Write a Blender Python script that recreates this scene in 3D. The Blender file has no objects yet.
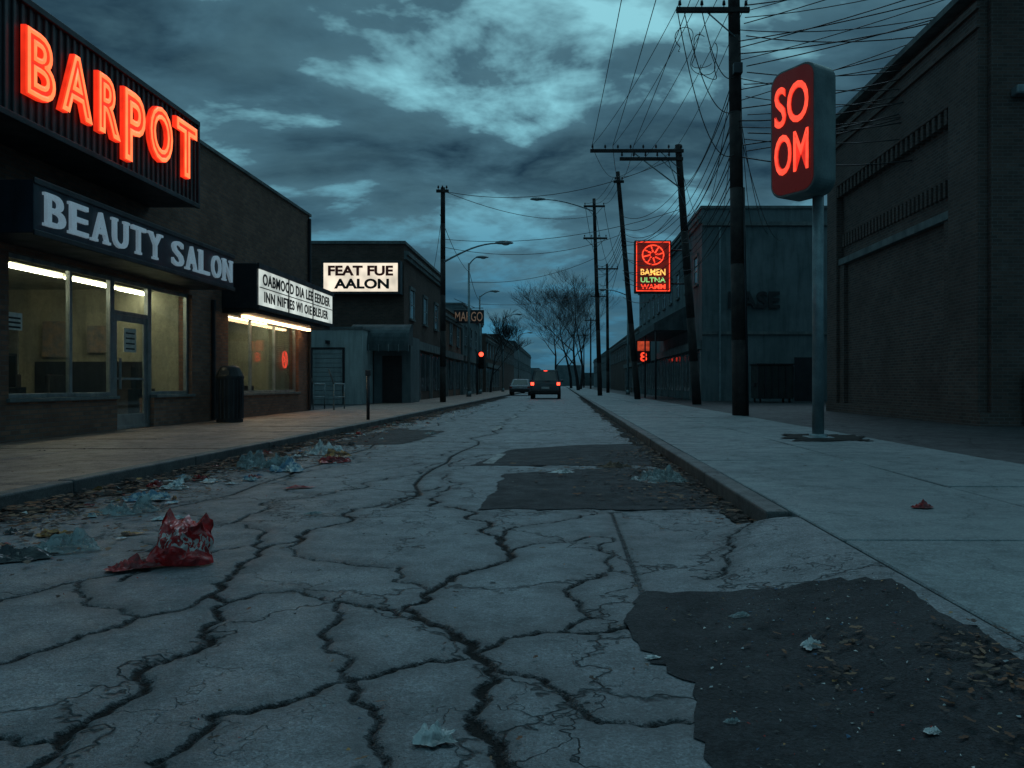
import bpy, bmesh, math, random
import numpy as np
from mathutils import Vector, Matrix, noise
R=random.Random(7)
sc=bpy.context.scene
sc.view_settings.view_transform='Standard'; sc.view_settings.look='None'; sc.view_settings.exposure=0
COL=sc.collection

# ------------------------------------------------------------ node helpers
class NT:
    def __init__(s,nt): s.nt=nt
    def n(s,t,ins=None,**props):
        nd=s.nt.nodes.new(t)
        for k,v in props.items(): setattr(nd,k,v)
        if ins:
            for k,v in ins.items():
                sock=nd.inputs[k]
                if isinstance(v,bpy.types.NodeSocket): s.nt.links.new(v,sock)
                else:
                    if sock.type=='RGBA' and len(v)==3: v=(*v,1)
                    sock.default_value=v
        return nd
    def math(s,op,a,b=0.0,clamp=False):
        return s.n('ShaderNodeMath',{0:a,1:b},operation=op,use_clamp=clamp).outputs[0]
    def maprange(s,v,a,b,c,d):
        return s.n('ShaderNodeMapRange',{'Value':v,'From Min':a,'From Max':b,'To Min':c,'To Max':d}).outputs[0]
    def mix(s,f,a,b,blend='MIX'):
        m=s.n('ShaderNodeMix',data_type='RGBA',blend_type=blend)
        for sock,v in ((m.inputs[0],f),(m.inputs[6],a),(m.inputs[7],b)):
            if isinstance(v,bpy.types.NodeSocket): s.nt.links.new(v,sock)
            else:
                if sock.type=='RGBA' and len(v)==3: v=(*v,1)
                sock.default_value=v
        return m.outputs[2]
    def noise(s,vec,scale,detail=4,rough=.55,dist=0.0):
        return s.n('ShaderNodeTexNoise',{'Vector':vec,'Scale':scale,'Detail':detail,'Roughness':rough,'Distortion':dist}).outputs[0]
def newmat(name):
    m=bpy.data.materials.new(name); m.use_nodes=True
    nt=m.node_tree; nt.nodes.clear()
    t=NT(nt); out=t.n('ShaderNodeOutputMaterial')
    return m,t,out
def surf(name,c1,c2=None,scale=2.0,rough=.8,bump=.2,bscale=40,metal=0,emis=None,es=0,spec=.4,stain=.5,fine=.25,bdist=.01):
    m,t,out=newmat(name)
    if c2 is None: c2=tuple(x*.6 for x in c1)
    p=t.n('ShaderNodeNewGeometry').outputs['Position']
    n1=t.noise(p,scale,4,.65,0); n2=t.noise(p,bscale,2,.6)
    f=t.maprange(n1,.35,.65,0,1)
    col=t.mix(f,c1,c2)
    col=t.mix(fine,col,t.mix(n2,(0,0,0),(1,1,1)),'OVERLAY')
    if stain>.15:
        mp=t.n('ShaderNodeMapping',{'Vector':p,'Scale':(3,3,.35)}).outputs[0]
        st=t.maprange(t.noise(mp,1.6,3,.6),.45,.75,0,stain)
        col=t.mix(st,col,tuple(x*.35 for x in c2))
    b=t.n('ShaderNodeBump',{'Height':n2,'Strength':bump,'Distance':bdist}).outputs[0]
    rg=t.maprange(n1,.3,.7,max(rough-.12,.03),min(rough+.1,1))
    ins={'Base Color':col,'Roughness':rg,'Metallic':metal,'Normal':b,'Specular IOR Level':spec}
    if emis: ins['Emission Color']=emis; ins['Emission Strength']=es
    bs=t.n('ShaderNodeBsdfPrincipled',ins)
    t.nt.links.new(bs.outputs[0],out.inputs[0]); return m
def emit(name,col,s,var=.25,scale=3):
    m,t,out=newmat(name)
    p=t.n('ShaderNodeNewGeometry').outputs['Position']
    n=t.noise(p,scale,2)
    st=t.maprange(n,.3,.7,s*(1-var),s*(1+var))
    bs=t.n('ShaderNodeBsdfPrincipled',{'Base Color':tuple(min(1,x*.5) for x in col),'Roughness':.3,'Emission Color':col,'Emission Strength':st})
    t.nt.links.new(bs.outputs[0],out.inputs[0]); return m
def brickmat(name,c1,c2,mortar,rough=.85,bw=.215,bh=.075,dirt=.6):
    m,t,out=newmat(name)
    g=t.n('ShaderNodeNewGeometry')
    sp=t.n('ShaderNodeSeparateXYZ',{0:g.outputs['Position']}); sn=t.n('ShaderNodeSeparateXYZ',{0:g.outputs['True Normal']})
    f=t.math('GREATER_THAN',t.math('ABSOLUTE',sn.outputs[0]),.5)
    mx=t.n('ShaderNodeMix',{0:f},data_type='FLOAT')
    t.nt.links.new(sp.outputs[0],mx.inputs[2]); t.nt.links.new(sp.outputs[1],mx.inputs[3])
    v=t.n('ShaderNodeCombineXYZ',{0:mx.outputs[0],1:sp.outputs[2]}).outputs[0]
    br=t.n('ShaderNodeTexBrick',{'Vector':v,'Color1':c1,'Color2':c2,'Mortar':mortar,'Scale':1.0,'Mortar Size':.009,'Mortar Smooth':.2,'Bias':-.1,'Brick Width':bw,'Row Height':bh})
    p=g.outputs['Position']
    n1=t.noise(p,.7,5,.7); n2=t.noise(p,60,2,.6)
    col=t.mix(t.maprange(n1,.4,.7,0,dirt),br.outputs['Color'],tuple(x*.3 for x in c1))
    eff=t.maprange(t.noise(p,1.7,4,.7),.6,.78,0,.3)
    col=t.mix(eff,col,(.22,.22,.21))
    col=t.mix(.25,col,t.mix(n2,(0,0,0),(1,1,1)),'OVERLAY')
    h=t.math('SUBTRACT',t.math('MULTIPLY',n2,.3),br.outputs['Fac'])
    b=t.n('ShaderNodeBump',{'Height':h,'Strength':1.0,'Distance':.014}).outputs[0]
    bs=t.n('ShaderNodeBsdfPrincipled',{'Base Color':col,'Roughness':rough,'Normal':b,'Specular IOR Level':.25})
    t.nt.links.new(bs.outputs[0],out.inputs[0]); return m
def glassmat(name,tint=(.88,.94,.92),rough=.03,base=.04):
    m,t,out=newmat(name)
    g=t.n('ShaderNodeNewGeometry')
    dt=t.n('ShaderNodeVectorMath',{0:g.outputs['Incoming'],1:g.outputs['Normal']},operation='DOT_PRODUCT').outputs['Value']
    om=t.math('SUBTRACT',1.0,t.math('ABSOLUTE',dt))
    f=t.math('ADD',t.math('MULTIPLY',t.math('POWER',om,4.0),.8),base,True)
    dirt=t.noise(g.outputs['Position'],5,4,.7)
    tr=t.n('ShaderNodeBsdfTransparent',{0:tint}); gl=t.n('ShaderNodeBsdfGlossy',{'Color':(.8,.85,.85),'Roughness':rough})
    df=t.n('ShaderNodeBsdfDiffuse',{'Color':(.25,.27,.26)})
    a=t.n('ShaderNodeMixShader',{0:f,1:tr.outputs[0],2:gl.outputs[0]})
    b=t.n('ShaderNodeMixShader',{0:t.maprange(dirt,.4,.8,.01,.10),1:a.outputs[0],2:df.outputs[0]})
    t.nt.links.new(b.outputs[0],out.inputs[0]); return m

# ------------------------------------------------------------ mesh helpers
def root(name,loc=(0,0,0)):
    e=bpy.data.objects.new(name,None); e.location=loc; e.empty_display_size=.3; COL.objects.link(e); return e
def addobj(name,me,parent=None,mats=None):
    o=bpy.data.objects.new(name,me); COL.objects.link(o)
    if mats:
        for m in (mats if isinstance(mats,(list,tuple)) else [mats]): me.materials.append(m)
    if parent:
        o.parent=parent; o.matrix_parent_inverse=Matrix.Translation(-Vector(parent.location))
    return o
def meshpd(name,v,f,parent=None,mat=None,smooth=False):
    me=bpy.data.meshes.new(name); me.from_pydata([tuple(a) for a in v],[],f); me.update()
    if smooth: me.polygons.foreach_set('use_smooth',[True]*len(me.polygons))
    return addobj(name,me,parent,mat)
def boxes(name,parent,mat,bl,bevel=0.0,rot=None):
    V=[];F=[]
    for (x0,x1,y0,y1,z0,z1) in bl:
        o=len(V)
        V+=[(x0,y0,z0),(x1,y0,z0),(x1,y1,z0),(x0,y1,z0),(x0,y0,z1),(x1,y0,z1),(x1,y1,z1),(x0,y1,z1)]
        F+=[tuple(o+i for i in q) for q in ((0,3,2,1),(4,5,6,7),(0,1,5,4),(1,2,6,5),(2,3,7,6),(3,0,4,7))]
    if rot: V=[tuple(rot@Vector(v)) for v in V]
    ob=meshpd(name,V,F,parent,mat)
    if bevel:
        m=ob.modifiers.new('b','BEVEL'); m.width=bevel; m.segments=2
    return ob
def tube(V,F,p,q,r0,r1,n=8,cap=True):
    p=Vector(p);q=Vector(q); d=(q-p)
    if d.length<1e-6: return
    d.normalize(); a=d.orthogonal().normalized(); b=d.cross(a); o=len(V)
    for c,r in ((p,r0),(q,r1)):
        for i in range(n):
            t=2*math.pi*i/n; V.append(tuple(c+a*math.cos(t)*r+b*math.sin(t)*r))
    for i in range(n):
        j=(i+1)%n; F.append((o+i,o+j,o+n+j,o+n+i))
    if cap: F.append(tuple(o+i for i in range(n))[::-1]); F.append(tuple(o+n+i for i in range(n)))
def tubes(name,parent,mat,segs,n=10,smooth=True):
    V=[];F=[]
    for s in segs: tube(V,F,*s,n=n)
    ob=meshpd(name,V,F,parent,mat)
    if smooth:
        for p in ob.data.polygons: p.use_smooth=len(p.vertices)==4
    return ob
def textmesh(name,parent,body,mat,org,xd,w,h,depth=.02,bold=0.0,tubr=0.0,yd=(0,0,1),spacing=1.0):
    cu=bpy.data.curves.new(name+'_c','FONT'); cu.body=body; cu.size=1; cu.resolution_u=4
    cu.space_character=spacing; cu.align_x='CENTER'; cu.space_line=.9
    if tubr: cu.fill_mode='NONE'; cu.bevel_depth=.03; cu.bevel_resolution=0; cu.offset=-.02+bold
    else: cu.extrude=.05; cu.offset=bold
    ob=bpy.data.objects.new('tmp',cu); COL.objects.link(ob)
    dg=bpy.context.evaluated_depsgraph_get(); dg.update()
    me=bpy.data.meshes.new_from_object(ob.evaluated_get(dg)); bpy.data.objects.remove(ob); bpy.data.curves.remove(cu)
    n=len(me.vertices); co=np.zeros(n*3,dtype=np.float32); me.vertices.foreach_get('co',co); co=co.reshape(-1,3)
    mn=co.min(0);mxx=co.max(0)
    u=(co[:,0]-mn[0])/(mxx[0]-mn[0])*w; v=(co[:,1]-mn[1])/(mxx[1]-mn[1])*h; d=(co[:,2]-mn[2])/max(1e-5,mxx[2]-mn[2])*(depth if not tubr else tubr*2)
    xd=np.array(xd,float); yd=np.array(yd,float); nd=np.cross(xd,yd)
    out=np.array(org)[None,:]+u[:,None]*xd+v[:,None]*yd+d[:,None]*nd
    me.vertices.foreach_set('co',out.astype(np.float32).ravel()); me.name=name
    me.materials.clear(); me.update()
    return addobj(name,me,parent,mat)
def seriftext(name,parent,body,mat,org,xd,w,h,depth):
    adv={' ':.5,'I':.5}; tot=sum(adv.get(c,1) for c in body); x=0; u=w/tot
    xdv=Vector(xd)
    serif={'B':[(0,.0),(0,1)],'E':[(0,0),(0,1)],'A':[(0,0),(1,0)],'U':[(0,1),(1,1)],'T':[(.5,0)],'Y':[(.5,0),(0,1),(1,1)],'L':[(0,0),(0,1)],'N':[(0,0),(0,1),(1,1)],'S':[],'O':[]}
    bl=[]
    for i,c in enumerate(body):
        a=adv.get(c,1)
        if c!=' ':
            lw=u*.76; ox=Vector(org)+xdv*(x+u*.12)
            textmesh('letter_%d'%i,parent,c,mat,tuple(ox),xd,lw,h,depth,.008)
            for sx,sy in serif.get(c,[]):
                cx=ox+xdv*(lw*(.09 if sx==0 else .91 if sx==1 else .5)); z=org[2]+(0 if sy==0 else h-.038)
                bl.append((cx.x+.001,cx.x+depth*.9,cx.y-u*.15,cx.y+u*.15,z-.003,z+.038))
        x+=a*u
    boxes('serifs',parent,mat,bl)

# ------------------------------------------------------------ materials
brickL=brickmat('brick_brown',(.27,.145,.10),(.15,.085,.065),(.15,.14,.13))
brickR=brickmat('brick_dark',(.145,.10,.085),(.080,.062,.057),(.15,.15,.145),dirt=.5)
brickB=brickmat('brick_umber',(.16,.10,.08),(.10,.07,.06),(.13,.12,.11))
renderG=surf('grey_render',(.14,.185,.20),(.09,.13,.14),.6,.85,.3,25)
renderP=surf('pale_metal_cladding',(.42,.50,.50),(.31,.38,.39),.8,.7,.1,25)
concrete_trim=surf('concrete_trim',(.17,.20,.20),(.10,.125,.13),2,.85,.3,50)
darkmetal=surf('dark_sheet_metal',(.045,.052,.06),(.028,.033,.04),2,.45,.1,60,metal=.4)
ribmetal=surf('ribbed_fascia_paint',(.07,.070,.075),(.036,.038,.042),1.5,.5,.1,60)
alu=surf('aluminium_frame',(.40,.45,.46),(.26,.29,.3),4,.4,.05,80,metal=.7)
galv=surf('galvanised_steel',(.26,.34,.36),(.17,.23,.25),4,.5,.1,70,metal=.5)
wood=surf('weathered_pole_wood',(.045,.040,.038),(.024,.023,.024),3,.9,.5,45)
blackp=surf('black_plastic',(.02,.022,.025),(.012,.013,.015),4,.5,.2,60)
rubber=surf('tyre_rubber',(.02,.02,.02),(.012,.012,.012),8,.85,.2,80)
glass=glassmat('shop_glass')
darkglass=surf('dark_window_glass',(.018,.024,.028),(.01,.014,.018),1,.12,.02,8,spec=.8,stain=.1,fine=.05)
signnavy=surf('navy_sign_panel',(.022,.038,.06),(.014,.024,.038),2,.4,.05,40)
signletter=surf('sign_letter_glow',(.55,.66,.72),(.40,.48,.53),4,.6,.1,60,emis=(.45,.65,.80),es=.19,stain=.3)  # letters emit a faint bluish glow on top of their pale colour
neonbody=emit('neon_letter_red',(1,.036,.012),.8,.3,2.5)
neontube=emit('neon_tube_orange',(1,.155,.05),2.0,.2,3)
neonred=emit('neon_tube_red',(1,.075,.04),1.35,.25,5)
neonred2=emit('neon_red_far',(1,.06,.025),1.6,.3,2)
litwhite=emit('lightbox_white',(.78,.86,.80),.68,.35,1.6)
litcream=emit('lightbox_cream',(1,.86,.68),.85,.3,1.2)
tubelight=emit('fluorescent_tube',(1,.86,.60),21,.1,2)
tubewarm=emit('warm_canopy_light',(1,.62,.32),9,.15,2)
blackletter=surf('black_letter_vinyl',(.015,.015,.015),None,4,.5)
redletter=surf('red_letter_vinyl',(.35,.03,.02),None,4,.5)
interiorw=surf('interior_wall_paint',(.36,.36,.27),(.24,.25,.20),1,.8,.1,20)
interiorf=surf('interior_floor_tiles',(.14,.13,.10),(.10,.09,.07),2,.4,.1,20)
paperm=surf('poster_paper',(.7,.7,.64),(.5,.5,.46),9,.8,.1,20,stain=.2)
fabric=surf('awning_fabric',(.08,.115,.125),(.045,.07,.078),2,.8,.2,80)
carpaint=surf('dark_car_paint',(.03,.04,.05),(.026,.034,.04),3,.22,.01,40,metal=.3,spec=.6,stain=.1,fine=.05)
carpaint2=surf('grey_car_paint',(.20,.22,.24),(.17,.19,.21),3,.25,.01,40,metal=.4,spec=.6,stain=.1,fine=.05)
tail=emit('tail_lamp_red',(1,.06,.03),4,.1)
plate=surf('licence_plate',(.6,.6,.6),None,9,.5)
bark=surf('bare_bark',(.03,.031,.034),(.018,.019,.022),4,.95,.3,30)
wirem=surf('wire_insulation',(.02,.024,.028),None,4,.6)

def roadmat(name,c1,c2,crk=1.0,attr=True,grain=1.0,rlo=.42,rhi=.72,spec=.6):
    m,t,out=newmat(name)
    p=t.n('ShaderNodeNewGeometry').outputs['Position']
    nl=t.noise(p,.55,4,.7); nm=t.noise(p,4,4,.7); nf=t.noise(p,110,2,.75); ng=t.noise(p,28,4,.75)
    col=t.mix(t.maprange(nl,.38,.62,0,1),c1,c2)
    col=t.mix(t.maprange(nm,.45,.75,0,.65),col,tuple(x*.4 for x in c2))
    col=t.mix(t.maprange(ng,.52,.74,0,.4),col,tuple(min(1,x*1.8) for x in c1))
    vo=t.n('ShaderNodeTexVoronoi',{'Vector':p,'Scale':85.0})
    ag=t.n('ShaderNodeSeparateColor',{0:vo.outputs['Color']}).outputs[0]
    col=t.mix(.32*min(grain,1.2),col,t.mix(ag,(.02,.02,.02),(.95,.95,.95)),'OVERLAY')
    col=t.mix(.55*min(grain,1.2),col,t.mix(t.maprange(nf,.3,.7,0,1),(.05,.05,.05),(.95,.95,.95)),'OVERLAY')
    hgt=t.math('ADD',t.math('MULTIPLY',nf,.5),t.math('MULTIPLY',ng,.6))
    masks=None
    if crk>0:
        wob=t.n('ShaderNodeTexNoise',{'Vector':p,'Scale':2.2,'Detail':4.0,'Roughness':.7}).outputs[1]
        wv=t.n('ShaderNodeVectorMath',{0:wob,1:(.5,.5,.5)},operation='SUBTRACT').outputs[0]
        wv=t.n('ShaderNodeVectorMath',{0:wv,'Scale':.9},operation='SCALE').outputs[0]
        pw=t.n('ShaderNodeVectorMath',{0:p,1:wv},operation='ADD').outputs[0]
        for scl,wd,lo,hi,sd in ((.95,.018,.34,.46,0),(2.6,.018,.54,.64,3.3)):
            pp=t.n('ShaderNodeMapping',{'Vector':pw,'Location':(sd,sd*2,0),'Scale':(1,.75,1)}).outputs[0]
            v=t.n('ShaderNodeTexVoronoi',{'Vector':pp,'Scale':scl},feature='DISTANCE_TO_EDGE',voronoi_dimensions='2D').outputs['Distance']
            v=t.math('ADD',v,t.math('MULTIPLY',t.math('SUBTRACT',ng,.5),.02))
            k=t.maprange(v,0.0,wd,1,0)
            k=t.math('MULTIPLY',k,t.maprange(t.noise(pp,.5,1),lo,hi,0,1))
            masks=k if masks is None else t.math('MAXIMUM',masks,k)
        masks=t.math('MULTIPLY',masks,.7*crk)
    if attr:
        a=t.n('ShaderNodeAttribute',attribute_name='crack').outputs['Fac']
        a2=t.math('ADD',a,t.math('MULTIPLY',t.math('SUBTRACT',ng,.5),.045))
        k=t.maprange(a2,-.004,.012,.96,0)
        masks=t.math('MAXIMUM',masks,k)
        halo=t.maprange(a2,0,.16,.66,0)
        col=t.mix(halo,col,tuple(x*.35 for x in c2))
    h2=hgt
    if masks is not None:
        dirt=t.mix(t.maprange(nf,.35,.65,0,1),(.006,.007,.008),(.030,.028,.026))
        col=t.mix(masks,col,dirt); h2=t.math('SUBTRACT',hgt,t.math('MULTIPLY',masks,1.8))
    b=t.n('ShaderNodeBump',{'Height':h2,'Strength':.9,'Distance':.012*grain}).outputs[0]
    rg=t.maprange(nm,.3,.7,rlo,rhi)
    ins={'Base Color':col,'Roughness':rg,'Normal':b,'Specular IOR Level':spec}
    if masks is not None: ins['Specular IOR Level']=t.math('MULTIPLY',t.math('SUBTRACT',1.0,masks),spec)
    bs=t.n('ShaderNodeBsdfPrincipled',ins)
    t.nt.links.new(bs.outputs[0],out.inputs[0]); return m
m_road=roadmat('cracked_worn_asphalt',(.185,.215,.235),(.112,.134,.150),spec=.75,rlo=.38,rhi=.68)
m_patch=roadmat('asphalt_patch',(.036,.040,.045),(.020,.023,.027),0,False,1.9,.55,.8,spec=.3)
m_walkR=roadmat('sidewalk_concrete',(.20,.255,.27),(.135,.178,.192),.4,False,.7)
m_walkL=roadmat('sidewalk_concrete_warm_lit',(.31,.205,.155),(.19,.125,.10),.5,False,.8)  # brown tint paints the warm storefront glow into the concrete colour
m_kerb=roadmat('kerb_concrete',(.10,.11,.11),(.055,.062,.065),0,False,.8)
m_lot=roadmat('lot_asphalt',(.055,.063,.068),(.036,.042,.047),.8,False,1.2,spec=.35)
m_ground=roadmat('earth_ground',(.045,.043,.040),(.025,.026,.025),0,False,1.6,.8,.95,spec=.2)
m_paint=surf('worn_white_paint',(.50,.54,.54),(.15,.165,.17),14,.8,.4,60)

# ------------------------------------------------------------ ground, road
def sstep(x,a,b):
    t=np.clip((x-a)/(b-a),0,1); return t*t*(3-2*t)
def hgt(x,y):   # driveway apron rises to the sidewalk beside the camera
    x=np.asarray(x,float); y=np.asarray(y,float)
    return .122*sstep(x,.75,1.5)*(1-sstep(y,5.3,5.42))
meshpd('ground',[(-1500,-600,-.03),(1500,-600,-.03),(1500,2500,-.03),(-1500,2500,-.03)],[(0,1,2,3)],None,m_ground)
def gp(u,v):    # surveyed crack node -> metres on the road plane
    t=1.0/(v-384.); return ((u-562)*t,800*t)
traces=[
 (.024,[(20,775),(60,738),(100,712),(140,692),(165,660),(205,626),(230,600),(216,582),(240,562),(262,548),(300,540),(345,522),(352,508),(400,497),(440,486)]),
 (.012,[(-60,680),(0,662),(60,642),(110,626),(160,612),(212,592)]),
 (.016,[(150,785),(195,735),(215,712),(330,682),(380,672),(470,656)]),
 (.028,[(540,800),(520,768),(500,742),(470,712),(480,690),(488,668),(470,650),(455,632),(422,618),(405,604),(430,590),(470,570),(510,552),(500,535),(490,522),(470,510),(430,498),(400,497)]),
 (.014,[(470,650),(500,640),(560,630),(640,620)]),
 (.013,[(228,600),(300,590),(340,600),(380,606),(422,618)]),
 (.012,[(510,552),(560,541),(612,536)]),
 (.010,[(742,522),(738,540),(735,552),(705,578)]),
 (.010,[(385,800),(372,740),(355,700),(352,678)]),
 (.012,[(-40,608),(20,594),(80,580),(160,562),(240,546)]),
 (.014,[(262,548),(232,522),(262,502),(320,495),(380,480),(430,470),(470,460)]),
 (.008,[(120,626),(90,596),(80,580)]),
 (.009,[(300,540),(330,560),(400,566),(430,590)]),
 (.009,[(340,600),(330,640),(352,678)]),
 (.010,[(-60,745),(0,735),(60,738)]),
 (.008,[(560,630),(580,600),(600,575),(612,536)]),
 (.009,[(488,668),(560,690),(600,720),(690,720)]),
 (.010,[(140,540),(150,562),(120,580)]),
 (.012,[(160,500),(200,515),(232,522)]),
 (.010,[(430,498),(450,480),(452,462),(480,448)]),
 (.010,[(500,535),(560,520),(612,512)]),
 (.009,[(320,495),(310,470),(350,456),(400,450),(470,447)]),
]
segs=[]
def fract(p,q,amp,dep,w):
    if dep==0: segs.append((p[0],p[1],q[0],q[1],w)); return
    m=((p[0]+q[0])/2,(p[1]+q[1])/2); d=(q[0]-p[0],q[1]-p[1]); k=R.uniform(-amp,amp)
    m=(m[0]-d[1]*k,m[1]+d[0]*k)
    fract(p,m,amp*.9,dep-1,w*R.uniform(.7,1.3)); fract(m,q,amp*.9,dep-1,w*R.uniform(.7,1.3))
for w,pts in traces:
    wp=[gp(*p) for p in pts]
    for a,b in zip(wp[:-1],wp[1:]): fract(a,b,.24,4,w*.40)
segs.append((.385,3.3,.39,6.28,.001)); segs.append((-.66,6.3,1.5,6.3,.004))
for i in range(14):
    y=9+i*2.6+R.uniform(-.8,.8); x0=R.uniform(-4.2,-2); x1=R.uniform(-.6,1.3)
    n=5; pp=[(x0+(x1-x0)*k/n,y+R.uniform(-.5,.5)) for k in range(n+1)]
    for a,b in zip(pp[:-1],pp[1:]): fract(a,b,.2,2,.012)
for x in (-1.45,-3.1):
    pp=[(x+R.uniform(-.12,.12),6.5+k*1.5) for k in range(24)]
    for a,b in zip(pp[:-1],pp[1:]): fract(a,b,.15,1,.009)
xs=np.linspace(-4.45,1.56,480)
ys=[-30,-15,-6,-2,0,.6,1.0]
y=1.3
while y<40: ys.append(y); y*=1.0062
ys+=[42,50,60,80,110,150,220,320,500,800]
ys=np.array(ys)
GX,GY=np.meshgrid(xs,ys)
D=np.full(GX.shape,1.0)
for (ax,ay,bx,by,w) in segs:
    m=.35
    i0,i1=np.searchsorted(ys,[min(ay,by)-m,max(ay,by)+m]); j0,j1=np.searchsorted(xs,[min(ax,bx)-m,max(ax,bx)+m])
    if i1<=i0 or j1<=j0: continue
    X=GX[i0:i1,j0:j1];Y=GY[i0:i1,j0:j1]
    dx,dy=bx-ax,by-ay; L=dx*dx+dy*dy+1e-9
    t=np.clip(((X-ax)*dx+(Y-ay)*dy)/L,0,1)
    d=np.hypot(X-ax-t*dx,Y-ay-t*dy)-w
    D[i0:i1,j0:j1]=np.minimum(D[i0:i1,j0:j1],d)
Z=hgt(GX,GY)-.012*np.clip(1-(D+.003)/.018,0,1)*(D<.03) - .007*np.clip(1-D/.10,0,1)**1.5
Z=np.where(GY>60,hgt(GX,GY),Z)
ny,nx=GX.shape
co=np.stack([GX,GY,Z],-1).reshape(-1,3).astype(np.float32)
idx=np.arange(ny*nx).reshape(ny,nx)
fa=np.stack([idx[:-1,:-1],idx[:-1,1:],idx[1:,1:],idx[1:,:-1]],-1).reshape(-1,4).astype(np.int32)
me=bpy.data.meshes.new('road'); me.vertices.add(len(co)); me.vertices.foreach_set('co',co.ravel())
me.loops.add(fa.size); me.loops.foreach_set('vertex_index',fa.ravel())
me.polygons.add(len(fa)); me.polygons.foreach_set('loop_start',np.arange(0,fa.size,4,dtype=np.int32)); me.polygons.foreach_set('loop_total',np.full(len(fa),4,dtype=np.int32))
me.update(calc_edges=True); me.polygons.foreach_set('use_smooth',np.ones(len(fa),dtype=bool))
at=me.attributes.new('crack','FLOAT','POINT'); at.data.foreach_set('value',D.ravel().astype(np.float32))
addobj('road',me,None,m_road)

def patch(name,pts,mat,dz=.005,rag=.05,step=.06,inner=.1):
    P=[]
    for a,b in zip(pts,pts[1:]+pts[:1]):
        L=math.hypot(b[0]-a[0],b[1]-a[1]); n=max(1,int(L/step))
        for k in range(n):
            t=k/n; x=a[0]+(b[0]-a[0])*t; y=a[1]+(b[1]-a[1])*t
            r=rag*noise.noise(Vector((x*3,y*3,1.7)))*1.6+rag*.8*noise.noise(Vector((x*14,y*14,4)))
            P.append((x+r,y+r*1.2))
    bm=bmesh.new(); vs=[bm.verts.new((x,y,0)) for x,y in P]; bm.faces.new(vs)
    ymin=min(p[1] for p in P); ymax=max(p[1] for p in P); 
    if ymin<5.4:
        for kx in np.arange(-4.5,6,.1):
            if kx<min(p[0] for p in P) or kx>max(p[0] for p in P): continue
            bmesh.ops.bisect_plane(bm,geom=bm.verts[:]+bm.edges[:]+bm.faces[:],plane_co=(kx,0,0),plane_no=(1,0,0))
    for ky in (5.3,5.36,5.42):
        if ymin<ky<ymax: bmesh.ops.bisect_plane(bm,geom=bm.verts[:]+bm.edges[:]+bm.faces[:],plane_co=(0,ky,0),plane_no=(0,1,0))
    for v in bm.verts: v.co.z=float(hgt(v.co.x,v.co.y))+dz
    me=bpy.data.meshes.new(name); bm.to_mesh(me); bm.free()
    return addobj(name,me,None,mat)
patch('asphalt_patch',[(.43,3.88),(1.50,3.62),(1.50,.9),(.45,.9),(.42,2.25),(.38,2.85),(.22,3.32)],m_patch)
patch('asphalt_patch',[(-.66,6.36),(1.36,6.36),(1.36,9.3),(.6,9.5),(-.62,8.9)],m_patch)
patch('asphalt_patch',[(-1.15,9.75),(.2,9.8),(1.36,9.7),(1.36,13.4),(.3,13.1),(-.75,12.2)],m_patch)
patch('asphalt_patch',[(-3.9,13),(-2.6,13.3),(-2.5,17),(-3.8,18)],m_patch,rag=.12)
def silt(name,edge,sgn,y0,y1,w0,seed):
    y=y0; inner=[]
    while y<y1:
        wv=w0*(.5+1.0*abs(noise.noise(Vector((y*.55,seed,0))))+.5*noise.noise(Vector((y*2.1,seed,3)))+.3*noise.noise(Vector((y*7,seed,8)))); inner.append((edge+sgn*max(.05,wv),y)); y+=.07
    VV=[];FF=[]
    for i,(x,yy) in enumerate(inner): VV+=[(edge,yy,.009),(x,yy,.009)]
    for i in range(len(inner)-1): FF.append((2*i,2*i+1,2*i+3,2*i+2) if sgn>0 else (2*i+1,2*i,2*i+2,2*i+3))
    return meshpd(name,VV,FF,None,m_ground)
silt('gutter_dirt',-4.388,1,1.5,60,.62,2.0); silt('gutter_dirt',1.393,-1,5.5,60,.25,7.0)
patch('road_marking',[(-1.0,9.95),(-.86,9.95),(-.78,11.4),(-.92,11.4)],m_paint,.010,.02,.1)
for k,yy in enumerate((17,23,29,35)):
    patch('road_marking',[(-1.5,yy),(-1.38,yy),(-1.38,yy+2),(-1.5,yy+2)],m_paint,.010,.04,.1)

def slabs(name,x0,x1,y0,y1,sx,sy,mat,z=.13,seed=1):
    rr=random.Random(seed); V=[];F=[]
    xsb=list(np.linspace(x0,x1,max(2,round((x1-x0)/sx)+1)))
    y=y0
    while y<y1:
        L=sy if y<70 else sy*8
        for a,b in zip(xsb[:-1],xsb[1:]):
            o=len(V); g=.012; dz=[rr.uniform(-.008,.003) for _ in range(4)]
            q=[(a+g,y+g),(b-g,y+g),(b-g,y+L-g),(a+g,y+L-g)]
            V+=[(p[0],p[1],z+d) for p,d in zip(q,dz)]+[(p[0],p[1],z-.1) for p in q]
            F+=[(o,o+1,o+2,o+3)]+[(o+i,o+4+i,o+4+(i+1)%4,o+(i+1)%4) for i in range(4)]
        y+=L
    ob=meshpd(name,V,F,None,mat)
    m=ob.modifiers.new('b','BEVEL'); m.width=.008; m.segments=1; m.limit_method='ANGLE'
    return ob
slabs('sidewalk',1.56,5.0,-12,420,1.72,2.35,m_walkR,seed=2)
slabs('sidewalk',-8.3,-4.56,-12,420,1.87,1.9,m_walkL,seed=5)
def kerb(name,x0,x1,y0,y1):
    bl=[];y=y0;rr=random.Random(3)
    while y<y1:
        L=2.4 if y<80 else 30
        bl.append((x0+rr.uniform(-.008,.008),x1,y+.006,min(y+L,y1)-.006,-.05,.137+rr.uniform(-.006,.004))); y+=L
    return boxes(name,None,m_kerb,bl,.018)
kerb('kerb',-4.555,-4.39,-12,420); kerb('kerb',1.395,1.552,5.44,420)
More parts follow.
